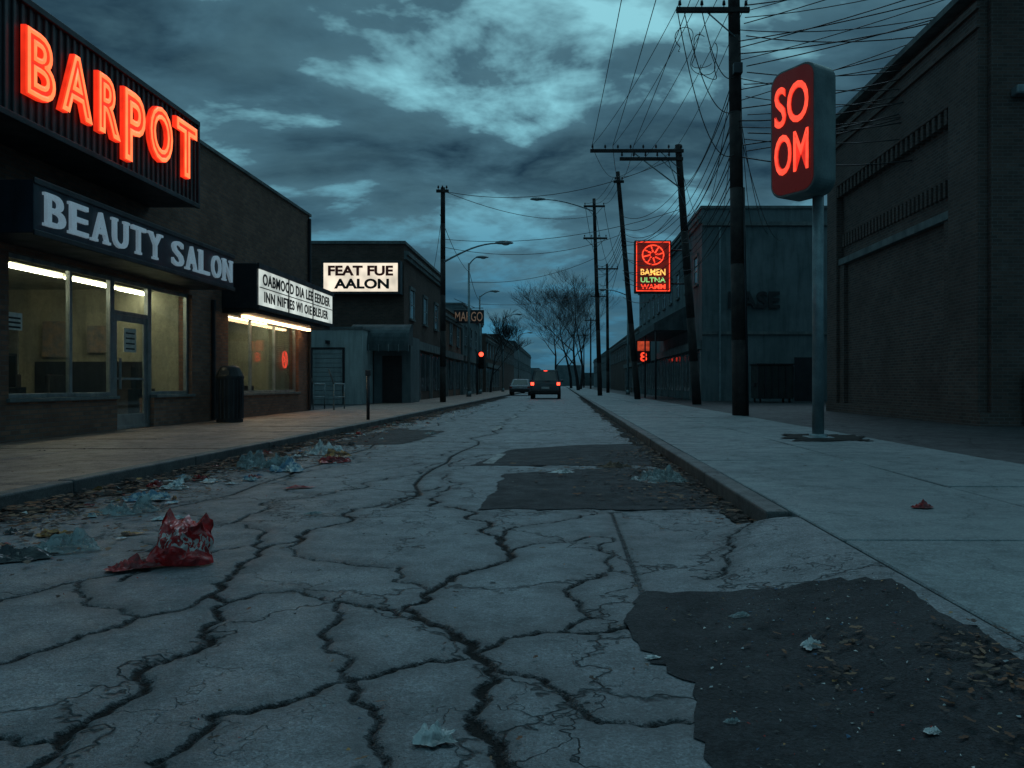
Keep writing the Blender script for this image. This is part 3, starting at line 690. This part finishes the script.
def lamp_arm(s,p,ln,rise,side,hd=1.0,mat=galv):
    pts=[];n=8
    for i in range(n+1):
        t=i/n; pts.append(Vector((p[0]+side*ln*t,p[1],p[2]+rise*math.sin(t*math.pi/2))))
    tubes('lamp_arm',s,mat,[(pts[i],pts[i+1],.05-.002*i,.048-.002*i) for i in range(n)],8)
    e=pts[-1]; me=bpy.data.meshes.new('lamp_head'); bm=bmesh.new()
    bmesh.ops.create_uvsphere(bm,u_segments=16,v_segments=10,radius=1)
    for v in bm.verts:
        z=v.co.z*.13
        if z<0: z*=.45
        w=.17*(1-.35*max(0,-v.co.x*side)); v.co=Vector((e.x+side*.3+v.co.x*.46*hd,e.y+v.co.y*w*hd,e.z+z*hd))
    bm.to_mesh(me); bm.free(); o=addobj('lamp_head',me,s,mat)
    for q in me.polygons:q.use_smooth=True
    me2=bpy.data.meshes.new('lamp_lens'); bm=bmesh.new(); bmesh.ops.create_uvsphere(bm,u_segments=12,v_segments=8,radius=1)
    for v in bm.verts: v.co=Vector((e.x+side*.38+v.co.x*.2*hd,e.y+v.co.y*.12*hd,e.z-.03+min(0,v.co.z)*.08))
    bm.to_mesh(me2); bm.free(); addobj('lamp_lens',me2,s,lensm)
lamp_arm(L,(-5.7,38.65,6.9),2.6,.9,1)
lamp_arm(Dp,(2.4,59.8,13.9),3.9,.9,-1,1.3)
def street_lamp(x,y,h,ln,side):
    s=root('street_lamp',(x,y,.13))
    tubes('post',s,galv,[((x,y,.1),(x,y,h),.11,.07),((x,y,.1),(x,y,.5),.18,.16)],12)
    lamp_arm(s,(x,y,h-.1),ln,.5,side)
street_lamp(-6.4,55,9.3,.6,1); street_lamp(-7.2,70,8.7,1.0,1); street_lamp(-6.8,92,8.6,1.5,1); street_lamp(5.6,68,8.6,1.8,-1); street_lamp(-6.8,125,8.6,1.5,1)

def wire(p,q,sag,r=.012,n=18):
    p=Vector(p);q=Vector(q);pts=[]
    for i in range(n+1):
        t=i/n; v=p.lerp(q,t); v.z-=sag*4*t*(1-t); pts.append(v)
    wires.append((pts,r))
rr=random.Random(11)
Ax=[3.3,3.8,4.3,4.8,5.15]; Bx=[1.3,2.2,3.1,4.0,5.0]; Cx=[2.95,3.2,3.45]; Dx=[1.7,2.4,3.1]
Z=11.68
for x in Ax: wire((x,22.35,Z),(x+1.4,-14,12.85),.7,.012); 
for i,x in enumerate(Bx): wire((x,34.65,11.32),(Ax[i],22.35,Z),.3,.011)
for i,x in enumerate(Bx[:3]): wire((x,34.65,11.32),(x+.9,-14,12.9),.9,.012)
for i,x in enumerate(Bx): wire((x,34.65,11.32),(Cx[i%3],45.85,12.85),.35,.013)
for i in range(3): wire((Cx[i],45.85,12.85),(Dx[i],59.85,14.55),.5,.015); wire((Dx[i],59.85,14.55),(3.6+i,79.85,12.75),.6,.018); wire((3.6+i,79.85,12.75),(3.9+i,104.85,12.75),.8,.022); wire((3.9+i,104.85,12.75),(4.3+i,144.85,12.75),1.2,.03); wire((4.3+i,144.9,12.75),(4.3+i,189.9,12.75),1.4,.04)
for k in range(13):
    z=9.9-k*.33
    wire((4.9,22.4,z),(5.25,34.7,z-.3+rr.uniform(-.4,.3)),.25+rr.random()*.6,.015)
    wire((5.25,34.7,z-.2),(3.5,46,z+.4+rr.uniform(-.4,.4)),.4+rr.random()*.5,.016)
    if k<6: wire((3.5,46,z+.3),(2.55,60,z+.5),.5+rr.random()*.6,.016)
for k in range(26):
    z=11.6-k*.17
    wire((4.9+rr.uniform(-.1,.3),22.4,z),(21.5+rr.uniform(-1.1,1.1),15.2,15.4-k*.09+rr.uniform(-.5,.5)),.4+rr.random()*2.4,.012+.007*rr.random(),24)
for k in range(6):
    wire((4.95,22.4,11.2-k*.6),(7.6+k*.8,42,10.1-k*.3),.6+rr.random()*.5,.012)
for k in range(3): wire((5.15,34.8,10.6-k*.5),(7.5,43+k*3,9.5-k*.7),.4,.012)
wire((-5.8,38.6,10.35),(2.3,59.9,13.6),.7,.016); wire((-5.7,38.6,10.3),(5.1,34.7,10.9),.9,.014); wire((-5.7,38.6,7.6),(3.4,46,9.6),.7,.014); wire((-5.8,38.6,8),(5.2,34.7,8.6),.6,.013)
wire((-5.9,38.7,9.2),(-6.4,55,8.7),.4,.015); wire((-6.4,55,8.9),(-7.2,70,8.3),.4,.018); wire((-5.76,38.7,9.6),(-8.1,50,7.8),.3,.012)
wire((-6.4,55,8),(2.6,60,10.5),.6,.016)
wire((-7.2,70,8),(4.5,80,10.5),.6,.018)
for k in range(4):
    c=Vector((3.6+rr.uniform(-.3,.6),22.25,10.3+rr.uniform(-.7,.5))); r0=.3+.25*rr.random()
    pts=[c+Vector((r0*math.cos(a)*.7+.1*math.sin(2.3*a+k),.05*math.sin(3*a),r0*math.sin(a)*(1.1+.2*k)+.1*math.sin(1.7*a))) for a in [2*math.pi*i/30*.75+k for i in range(31)]]
    wires.append((pts,.012))
wire((3.4,22.3,11.4),(4.8,22.3,8.6),.9,.014); wire((3.2,22.3,11.5),(4.8,22.3,7.4),1.3,.014); wire((3.9,22.3,11.4),(4.85,22.3,9.6),.7,.014)
cu=bpy.data.curves.new('overhead_wires','CURVE'); cu.dimensions='3D'; cu.bevel_depth=1.0; cu.bevel_resolution=0
for pts,r in wires:
    sp=cu.splines.new('POLY'); sp.points.add(len(pts)-1)
    for i,p in enumerate(pts): sp.points[i].co=(*p,1); sp.points[i].radius=r
ob=bpy.data.objects.new('overhead_wires',cu); COL.objects.link(ob); cu.materials.append(wirem)

# ------------------------------------------------------------ vehicles
def car(name,cx,y0,L,W,H,paint,suv=True,belt=None,lit=True):
    s=root(name,(cx,y0+L/2,0)); hw=W/2
    belt=belt or H*.58
    def ext(nm,prof,w0,mat,bev,top=None):
        n=len(prof); V=[(cx-w0,y0+p[0],p[1]) for p in prof]+[(cx+w0,y0+p[0],p[1]) for p in prof]
        F=[tuple(range(n)),tuple(range(n,2*n))[::-1]]+[(i,n+i,n+(i+1)%n,(i+1)%n) for i in range(n)]
        me=bpy.data.meshes.new(nm); me.from_pydata(V,[],F); bm=bmesh.new(); bm.from_mesh(me); bmesh.ops.recalc_face_normals(bm,faces=bm.faces); bm.to_mesh(me); bm.free()
        o=addobj(nm,me,s,mat); m=o.modifiers.new('b','BEVEL'); m.width=bev; m.segments=3
        for q in me.polygons:q.use_smooth=True
        o.modifiers.new('w','WEIGHTED_NORMAL'); return o
    ext('body',[(.03,.30),(0,.62),(.04,belt-.03),(.12,belt),(L*.74,belt),(L*.95,belt-.14),(L,belt-.35),(L-.03,.30)],hw,paint,.09)
    yb0,yb1=(.10,L*.76) if suv else (.75,L*.76)
    yt0,yt1=(.38,L*.60) if suv else (1.35,L*.58)
    zb,zt=belt-.02,H; wb,wt=hw-.05,hw-.22
    B=[(cx-wb,y0+yb0,zb),(cx+wb,y0+yb0,zb),(cx+wb,y0+yb1,zb),(cx-wb,y0+yb1,zb),(cx-wt,y0+yt0,zt),(cx+wt,y0+yt0,zt),(cx+wt,y0+yt1,zt),(cx-wt,y0+yt1,zt)]
    o=meshpd('cabin',B,[(0,3,2,1),(4,5,6,7),(0,1,5,4),(1,2,6,5),(2,3,7,6),(3,0,4,7)],s,paint); m=o.modifiers.new('b','BEVEL'); m.width=.06; m.segments=3
    V=[];F=[]
    def pane(q,mg):
        q=[Vector(B[i]) for i in q]; nn=(q[1]-q[0]).cross(q[3]-q[0]).normalized()
        o=len(V)
        def P(u,v): return q[0].lerp(q[1],u).lerp(q[3].lerp(q[2],u),v)+nn*.006
        for (u,v) in mg: V.append(P(u,v))
        F.append(tuple(range(o,o+len(mg))))
    sq=[(.1,.16),(.9,.16),(.88,.86),(.12,.86)]
    pane((0,1,5,4),sq); pane((2,3,7,6),sq)
    pane((1,2,6,5),[(.08,.14),(.46,.14),(.46,.86),(.12,.86)]); pane((1,2,6,5),[(.5,.14),(.9,.14),(.86,.86),(.5,.86)])
    pane((3,0,4,7),[(.1,.14),(.5,.14),(.5,.86),(.14,.86)]); pane((3,0,4,7),[(.54,.14),(.92,.14),(.88,.86),(.54,.86)])
    meshpd('windows',V,F,s,darkglass)
    r=.35 if suv else .32
    wy=(y0+L*.19,y0+L*.80)
    tubes('tyres',s,rubber,[((cx+sx*(hw-.21),y,r),(cx+sx*(hw+.01),y,r),r,r) for sx in(-1,1) for y in wy],24)
    tubes('hubs',s,alu,[((cx+sx*(hw),y,r),(cx+sx*(hw+.018),y,r),r*.6,r*.55) for sx in(-1,1) for y in wy],16)
    boxes('bumpers',s,blackp,[(cx-hw+.03,cx+hw-.03,y0-.08,y0+.05,.36,.58),(cx-hw+.05,cx+hw-.05,y0+L-.05,y0+L+.06,.34,.55)],.03)
    tz0,tz1=(belt-.22,belt-.02) if suv else (belt-.24,belt-.08)
    boxes('tail_lamps',s,tail if lit else redletter,[(cx-hw+.03,cx-hw+.24,y0-.02,y0+.08,tz0,tz1),(cx+hw-.24,cx+hw-.03,y0-.02,y0+.08,tz0,tz1)],.02)
    if suv: boxes('high_brake_lamp',s,tail,[(cx-.12,cx+.12,y0+yt0-.05,y0+yt0+.06,H-.09,H-.06)])
    boxes('number_plate',s,plate,[(cx-.26,cx+.26,y0-.015,y0+.02,.68,.82)])
    boxes('roof_rails' if suv else 'antenna',s,darkmetal,[(cx-wt+.05,cx-wt+.09,y0+yt0+.2,y0+yt1-.1,H,H+.05),(cx+wt-.09,cx+wt-.05,y0+yt0+.2,y0+yt1-.1,H,H+.05)] if suv else [(cx-.01,cx+.01,y0+yt0,y0+yt0+.02,H-.02,H+.25)])
    boxes('mirrors',s,paint,[(cx-hw-.18,cx-hw+.02,y0+L*.66,y0+L*.66+.1,belt,belt+.16),(cx+hw-.02,cx+hw+.18,y0+L*.66,y0+L*.66+.1,belt,belt+.16)],.02)
    boxes('headlamps',s,plate,[(cx-hw+.06,cx-hw+.4,y0+L-.02,y0+L+.02,belt-.34,belt-.2),(cx+hw-.4,cx+hw-.06,y0+L-.02,y0+L+.02,belt-.34,belt-.2)],.02)
    if suv: boxes('rear_screen_wiper',s,blackp,[(cx-.02,cx+.3,y0+.09,y0+.11,belt+.06,belt+.08)])
car('parked_suv',-1.1,53,4.7,2.0,1.95,carpaint,True)
car('parked_sedan',-3.6,68,4.5,1.78,1.42,carpaint2,False,.88,False)
car('parked_sedan',-3.5,86,4.4,1.76,1.4,carpaint,False,.86,False)

# ------------------------------------------------------------ trees
def bare_tree(x,y,h,seed,spread=1.0):
    rt=random.Random(seed); V=[];F=[]
    def grow(p,d,l,r,dep):
        n=4; q=p
        for i in range(n):
            d=(d+Vector((rt.uniform(-.16,.16),rt.uniform(-.16,.16),rt.uniform(-.02,.12)))).normalized()
            e=q+d*l/n; tube(V,F,q,e,max(.011,r*(1-.6*i/n)),max(.008,r*(1-.6*(i+1)/n)),5 if r>.05 else 3,False); q=e
            if dep>0 and i>0:
                for _ in range(2 if dep in(3,4) and i>1 else 1):
                    a=rt.uniform(0,6.28); sp=rt.uniform(.5,1.0)*spread
                    dd=(d*.9+Vector((math.cos(a)*sp,math.sin(a)*sp,.14))).normalized()
                    grow(q,dd,l*rt.uniform(.48,.76),r*(1-.6*i/n)*.5,dep-1)
        if dep>0: grow(q,d,l*.6,r*.4,dep-1)
    grow(Vector((x,y,.05)),Vector((0,0,1)),h*.48,h*.017,5)
    return meshpd('bare_tree',V,F,None,bark)
for x,y,h,sd,sp in ((2.3,112,15.5,1,1.2),(3.2,138,17,2,1.2),(-1.2,190,21,3,1.2),(1.9,165,19,7,1.2),(-7.5,84,8,5,1.0)):
    bare_tree(x,y,h,sd,sp)
b=root('distant_buildings',(0,330,0))
bl=[];r2=random.Random(4)
for k in range(26):
    x=-120+k*10+r2.uniform(-3,3); bl.append((x,x+r2.uniform(6,14),330+r2.uniform(0,60)+k*.37,400+k*.61,0,r2.uniform(5,13)))
boxes('blocks',b,renderG,bl)
# ------------------------------------------------------------ litter and leaves
def zat(x,y):
    if x<-4.56: return .135
    if x<-4.39: return .14
    if x>1.55 or (x>1.395 and y>5.44): return .138
    return float(hgt(x,y))+.008
def leafmat(name,cs):
    m,t,out=newmat(name)
    p=t.n('ShaderNodeNewGeometry')
    ri=p.outputs['Random Per Island']
    cr=t.n('ShaderNodeValToRGB',{0:ri}); cr.color_ramp.interpolation='CONSTANT'; e=cr.color_ramp.elements
    e[0].color=(*cs[0],1); e[1].color=(*cs[-1],1); e[1].position=(len(cs)-1)/len(cs)
    for i,c in enumerate(cs[1:-1]): x=e.new((i+1)/len(cs)); x.color=(*c,1)
    bs=t.n('ShaderNodeBsdfPrincipled',{'Base Color':cr.outputs[0],'Roughness':.8})
    t.nt.links.new(bs.outputs[0],out.inputs[0]); return m
m_leaf=leafmat('dead_leaves',[(.03,.018,.012),(.11,.045,.022),(.17,.065,.028),(.04,.028,.02),(.20,.115,.065),(.05,.028,.02),(.07,.045,.035),(.13,.09,.065)])
m_bits=leafmat('paper_and_grit_bits',[(.05,.05,.05),(.35,.40,.42),(.12,.10,.08),(.03,.03,.03),(.2,.19,.17),(.6,.62,.6),(.3,.03,.02),(.06,.14,.24),(.4,.22,.08)])
rl=random.Random(21)
def leaf(V,F,x,y,z,sz,pile=0):
    a=rl.uniform(0,6.28); ca,sa=math.cos(a),math.sin(a); tl=rl.uniform(-.5,.5); curl=rl.uniform(.05,.8)
    st=rl.uniform(.55,1.0)
    P=[(-1,0,.3),(-.45,.42,0),(-.1,.25,.05),(.25,.55,0),(1,.05,.4),(.3,-.5,.0),(-.1,-.22,.05),(-.5,-.45,0)]
    o=len(V)
    for px,py,pz in P:
        X,Y=px*sz*rl.uniform(.8,1.15),py*sz*st*rl.uniform(.75,1.2); ZZ=(pz*curl+abs(py)*curl*.8+(py*tl*.5+.25*abs(tl)))*sz
        V.append((x+X*ca-Y*sa,y+X*sa+Y*ca,z+.002+max(0,ZZ)+pile))
    F+=[(o,o+1,o+2,o+6,o+7),(o+2,o+3,o+4,o+5,o+6)]
V=[];F=[]
for i in range(4600):
    y=2.5+34*rl.random()**1.4; x=-4.36+abs(rl.gauss(0,.45)); 
    if noise.noise(Vector((x*1.1,y*.7,3)))<-.12 and rl.random()<.6: continue
    leaf(V,F,x,y,zat(x,y),rl.uniform(.018,.065),rl.random()*.03)
for cx,cy,n,sp in ((-3.9,9.3,330,.35),(-3.6,10.8,300,.45),(-3.7,12.6,260,.5),(-4.0,6.0,240,.4),(-3.7,7.4,200,.45),(1.15,9.2,200,.3),(1.0,7.3,150,.35),(1.2,11.3,200,.35),(1.40,2.75,70,.10),(1.37,2.45,80,.12),(1.3,2.2,45,.1),(1.03,2.92,26,.07),(.90,2.62,26,.07),(.85,3.1,14,.1),(-3.2,5.2,80,.4),(.3,9.6,170,.5),(.6,8.0,60,.5)):
    for i in range(n):
        x=min(rl.gauss(cx,sp),1.36 if cy>5 else 1.7);y=rl.gauss(cy,sp*1.3)
        x=max(x,-4.36); leaf(V,F,x,y,zat(x,y),rl.uniform(.008,.030) if cy<4 else rl.uniform(.018,.05),rl.random()*.015)
for i in range(1100):
    y=5.6+28*rl.random()**1.3; x=1.38-abs(rl.gauss(0,.18)); leaf(V,F,x,y,zat(x,y),rl.uniform(.012,.045),rl.random()*.012)
for i in range(380):
    x=rl.uniform(-4.3,1.5);y=2.1+18*rl.random()**1.5; leaf(V,F,x,y,zat(x,y),rl.uniform(.008,.026))
for i in range(200):
    x=rl.choice([rl.uniform(1.6,5),rl.uniform(-8,-4.6)]);y=4+22*rl.random(); leaf(V,F,x,y,zat(x,y),rl.uniform(.012,.035))
meshpd('leaf_litter',V,F,None,m_leaf)
V=[];F=[]
for i in range(3000):
    k=rl.random()
    if k<.5: x=-4.36+abs(rl.gauss(0,.6)); y=3+26*rl.random()**1.4
    elif k<.62: x=1.37-abs(rl.gauss(0,.3)); y=5.6+15*rl.random()
    elif k<.8: x=rl.uniform(.45,1.5); y=rl.uniform(1.9,3.7)
    else: x=rl.uniform(-4.3,1.3); y=2.1+12*rl.random()**1.3
    sz=rl.uniform(.003,.010) if rl.random()<.90 or k>.5 else rl.uniform(.02,.07); z=zat(x,y); o=len(V)
    t=[Vector((rl.uniform(-1,1),rl.uniform(-1,1),rl.uniform(0,.8))).normalized()*sz for _ in range(4)]
    for q in t: V.append((x+q.x,y+q.y,z+abs(q.z)))
    F+=[(o,o+1,o+2),(o,o+2,o+3),(o,o+3,o+1),(o+1,o+3,o+2)]
meshpd('grit_and_scraps',V,F,None,m_bits)

def plasticmat(name,c,tr=.35,rough=.25,c2=None):
    m,t,out=newmat(name); p=t.n('ShaderNodeTexCoord').outputs['Object']
    n=t.noise(p,14,3,.6)
    bs=t.n('ShaderNodeBsdfPrincipled',{'Base Color':t.mix(t.maprange(n,.45,.55,0,1),c,c2 or tuple(x*.5 for x in c)),'Roughness':rough,'Specular IOR Level':.7})
    sh=bs.outputs[0]
    if tr>0:
        ts=t.n('ShaderNodeBsdfTransparent',{0:(.9,.95,.95)})
        sh=t.n('ShaderNodeMixShader',{0:tr,1:sh,2:ts.outputs[0]}).outputs[0]
    t.nt.links.new(sh,out.inputs[0]); return m
m_clear=plasticmat('clear_plastic',(.42,.50,.51),.5); m_white=plasticmat('white_wrapper',(.62,.66,.66),0,.4); m_black=plasticmat('black_bag',(.03,.035,.04),0,.25)
m_bluew=plasticmat('blue_wrapper',(.10,.22,.32),0,.3,(.5,.56,.56)); m_yel=plasticmat('orange_wrapper',(.50,.24,.07),0,.4,(.15,.06,.02)); m_redw=plasticmat('red_wrapper_foil',(.42,.015,.015),0,.3,(.16,.008,.01))
def redbagmat():
    m,t,out=newmat('red_snack_bag_foil'); tc=t.n('ShaderNodeUVMap').outputs[0]
    sp=t.n('ShaderNodeSeparateXYZ',{0:tc})
    w=t.n('ShaderNodeTexNoise',{'Vector':t.n('ShaderNodeMapping',{'Vector':tc,'Scale':(16,9,1)}).outputs[0],'Scale':1.0,'Detail':1.0,'Distortion':1.2}).outputs[0]
    band=t.math('MULTIPLY',t.maprange(t.math('ABSOLUTE',t.math('SUBTRACT',sp.outputs[1],.45)),.13,.15,1,0),t.maprange(w,.5,.53,0,1))
    col=t.mix(t.maprange(t.noise(tc,7,3),.4,.65,0,1),(.50,.012,.014),(.18,.006,.008))
    col=t.mix(band,col,(.5,.42,.40))
    bs=t.n('ShaderNodeBsdfPrincipled',{'Base Color':col,'Roughness':.27,'Specular IOR Level':.8})
    t.nt.links.new(bs.outputs[0],out.inputs[0]); return m
m_redbag=redbagmat()
def crease(q):
    f=noise.voronoi(q)[0]; return (f[1]-f[0])
def pouch(name,x,y,w,h,T,mat,seed,tilt,rz,roll=0,n=40):
    V=[];F=[];UV=[];o=Vector((seed*5.1,seed*2.7,seed))
    Rm=Matrix.Rotation(rz,4,'Z')@Matrix.Rotation(tilt,4,'X')@Matrix.Rotation(roll,4,'Y')
    for side in (1,-1):
        base=len(V)
        for j in range(n+1):
            for i in range(n+1):
                u=i/n;v=j/n
                q=Vector((u*2.6,v*2.3,side*.0))+o
                cw=1-.30*v+.14*noise.noise(Vector((v*3,seed,side)))
                px=(u-.5)*w*cw+.22*w*(v-.3)*noise.noise(Vector((seed,v*2,0)))+.05*w*noise.noise(q*2)
                pz=v*h*(1-.25*abs(noise.noise(Vector((u*2.5,seed,5))))-.20*max(0,noise.noise(Vector((u*5,seed,2))))*v) -.06*h*math.sin(u*3.1)
                infl=max(0,math.sin(math.pi*u))**.55*max(0,math.sin(math.pi*min(1,v*.93+.03)))**.6
                cr=(crease(q)*.9-.35)+.5*(crease(q*2.3)-.3)*.6+.3*noise.noise(q*1.3)
                py=side*T*infl*.5+T*.6*cr*(.25+infl)+T*.5*noise.noise(Vector((u*2,v*2,seed)))
                p=Rm@Vector((px,py,pz)); V.append((p.x,p.y,p.z)); UV.append((u,v))
        for j in range(n):
            for i in range(n):
                a=base+j*(n+1)+i; F.append((a,a+1,a+n+2,a+n+1))
    V=[(a,b_,max(0,c)) for a,b_,c in V]
    ob=meshpd(name,V,F,None,mat); ob.location=(x,y,zat(x,y))
    uv=ob.data.uv_layers.new(name='UVMap')
    for lp in ob.data.loops: uv.data[lp.index].uv=UV[lp.vertex_index]
    return ob
def heap(name,x,y,w,l,hh,mat,seed,rz=0,n=44):
    V=[];F=[];o=Vector((seed*5.7,seed*2.3,seed)); ca,sa=math.cos(rz),math.sin(rz)
    for j in range(n+1):
        for i in range(n+1):
            a=2*math.pi*i/n; r=j/n
            ro=1+.7*noise.noise(Vector((math.cos(a)*1.4,math.sin(a)*1.4,seed)))+.35*noise.noise(Vector((math.cos(a)*4,math.sin(a)*4,seed+3)))
            u=r*ro*math.cos(a);v=r*ro*math.sin(a)
            q=Vector((u*1.5,v*1.5,0))+o
            env=max(0,1-r**2.0)
            z=hh*(env*(.3+.6*noise.noise(q*.8)+.15)+ (.25+.7*env)*(crease(q)*1.1+.6*crease(q*2.4)-.35))
            X=u*w*.5+.08*w*noise.noise(q*2);Y=v*l*.5+.08*l*noise.noise(q*2+Vector((9,0,0)))
            V.append((X*ca-Y*sa,X*sa+Y*ca,max(.002,z)))
    for j in range(n):
        for i in range(n):
            a=j*(n+1)+i; F.append((a,a+1,a+n+2,a+n+1))
    ob=meshpd(name,V,F,None,mat); ob.location=(x,y,zat(x,y)); return ob
pouch('red_snack_bag',-2.10,4.38,.33,.31,.14,m_redbag,3,math.radians(-26),.35,math.radians(12))
heap('red_wrapper_flap',-2.32,4.33,.28,.18,.08,m_redw,4,.5)
heap('plastic_bag',-3.0,4.78,.46,.24,.13,m_clear,5,.2)
heap('black_rubbish_bag',-3.12,4.55,.5,.2,.09,m_black,6,.3)
heap('plastic_bag',-3.35,6.2,.4,.3,.16,m_clear,7,.7)
heap('plastic_bag',-3.6,6.9,.42,.24,.12,m_bluew,8,.1)
heap('plastic_bag',-3.55,9.4,.6,.4,.34,m_clear,9,.4)
heap('plastic_bag',-3.15,9.2,.45,.3,.18,m_bluew,10,1.4)
heap('plastic_bag',-3.4,11.4,.5,.4,.22,m_white,12,.4)
heap('red_wrapper',-2.95,10.2,.45,.3,.14,m_redw,22,.4); heap('orange_wrapper',-3.1,11.0,.4,.3,.14,m_yel,23,.9)
heap('red_wrapper',-3.75,8.3,.2,.15,.07,m_redw,27,.4)
heap('orange_wrapper',-3.32,5.25,.26,.12,.05,m_yel,11,.2)
heap('paper_wrapper',-.355,2.24,.13,.10,.045,m_white,13,.3)
heap('plastic_wrapper',1.0,8.3,.5,.6,.17,m_clear,14,.7)
heap('paper_wrapper',.0,9.0,.25,.2,.05,m_white,15,.1); heap('cardboard_scrap',.62,9.6,.35,.25,.07,plasticmat('cardboard',(.16,.10,.06),0,.8,(.07,.045,.03)),24,.1)
heap('paper_scrap',.76,3.42,.09,.06,.02,m_clear,16,.5)
heap('paper_scrap',.93,2.98,.10,.07,.03,m_white,17,.9)
heap('paper_scrap',-3.7,7.6,.3,.2,.06,m_white,18,.2); heap('paper_scrap',-3.9,8.3,.25,.2,.06,m_clear,19,.6); heap('paper_scrap',-1.9,6.1,.12,.08,.03,m_clear,25,.6)
heap('paper_scrap',-2.9,5.9,.24,.14,.05,m_white,20,.4); heap('paper_scrap',.33,2.9,.05,.04,.01,m_white,26,.4)
heap('paper_scrap',1.02,2.2,.05,.04,.02,m_white,28,.4); heap('paper_scrap',.5,2.35,.04,.04,.015,m_clear,29,.4)
heap('red_wrapper',2.52,5.6,.17,.08,.045,m_redw,21,.2)
for k in range(80):
    x=-4.3+abs(rl.gauss(0,.65));y=4.6+rl.random()**1.2*16; big=rl.random()<.35
    heap('paper_scrap',x,y,rl.uniform(.16,.34) if big else rl.uniform(.05,.14),rl.uniform(.08,.22) if big else rl.uniform(.04,.1),rl.uniform(.02,.09) if big else rl.uniform(.01,.04),rl.choice([m_white,m_white,m_clear,m_bluew,m_yel,m_redw,m_black]),30+k,rl.random()*6,18)

# ------------------------------------------------------------ world / light
w=bpy.data.worlds.new('World'); sc.world=w; w.use_nodes=True; nt=w.node_tree; nt.nodes.clear(); t=NT(nt)
d=t.n('ShaderNodeTexCoord').outputs['Generated']
sp=t.n('ShaderNodeSeparateXYZ',{0:d}); z=t.math('MAXIMUM',sp.outputs[2],0.0); zz=t.math('ADD',z,.22)
v=t.n('ShaderNodeCombineXYZ',{0:t.math('DIVIDE',sp.outputs[0],zz),1:t.math('DIVIDE',sp.outputs[1],zz),2:0.0}).outputs[0]
v=t.n('ShaderNodeMapping',{'Vector':v,'Location':(3.1,1.3,0),'Scale':(1,1.25,1)}).outputs[0]
n1=t.noise(v,1.5,7,.55,.3); n2=t.noise(v,3.6,5,.6,.3)
dens=t.math('ADD',t.math('MULTIPLY',n1,.72),t.math('MULTIPLY',n2,.28))
cloud=t.maprange(dens,.40,.48,0,1)
clear=t.n('ShaderNodeValToRGB',{0:z}); e=clear.color_ramp.elements
e[0].position=0;e[0].color=(.040,.19,.32,1); e[1].position=.6;e[1].color=(.32,.68,.76,1); x=e.new(.12);x.color=(.05,.21,.33,1); x=e.new(.3);x.color=(.23,.56,.65,1)
shade=t.maprange(dens,.45,.59,0,1)
cc=t.mix(shade,(.068,.160,.210),(.012,.034,.054))
cc=t.mix(t.maprange(z,.02,.22,.85,0),cc,(.024,.105,.180))
edge=t.mix(t.maprange(n2,.45,.7,0,.4),cc,(.10,.22,.27))
col=t.mix(cloud,clear.outputs[0],edge)
sky=t.n('ShaderNodeTexSky',sky_type='NISHITA'); sky.sun_disc=False; sky.sun_elevation=math.radians(18); sky.sun_rotation=math.radians(180)
skm=t.mix(1.0,sky.outputs[0],(.0010,.0020,.0026),'MULTIPLY')
col=t.mix(1.0,col,skm,'ADD')
bg=t.n('ShaderNodeBackground',{0:col,1:1.0}); o=t.n('ShaderNodeOutputWorld'); nt.links.new(bg.outputs[0],o.inputs[0])
sl=bpy.data.lights.new('sun','SUN'); sl.energy=.35; sl.angle=math.radians(25); sl.color=(.60,.82,1)
so=bpy.data.objects.new('sun',sl); COL.objects.link(so); so.rotation_euler=(math.radians(-38),math.radians(8),0)

cam=bpy.data.cameras.new('camera'); co_=bpy.data.objects.new('camera',cam); COL.objects.link(co_)
cam.lens=28.125; cam.sensor_width=36; cam.shift_x=-50/1024; cam.clip_end=4000; cam.clip_start=.05
co_.location=(0,0,1.0); co_.rotation_euler=(math.radians(90),0,0); sc.camera=co_
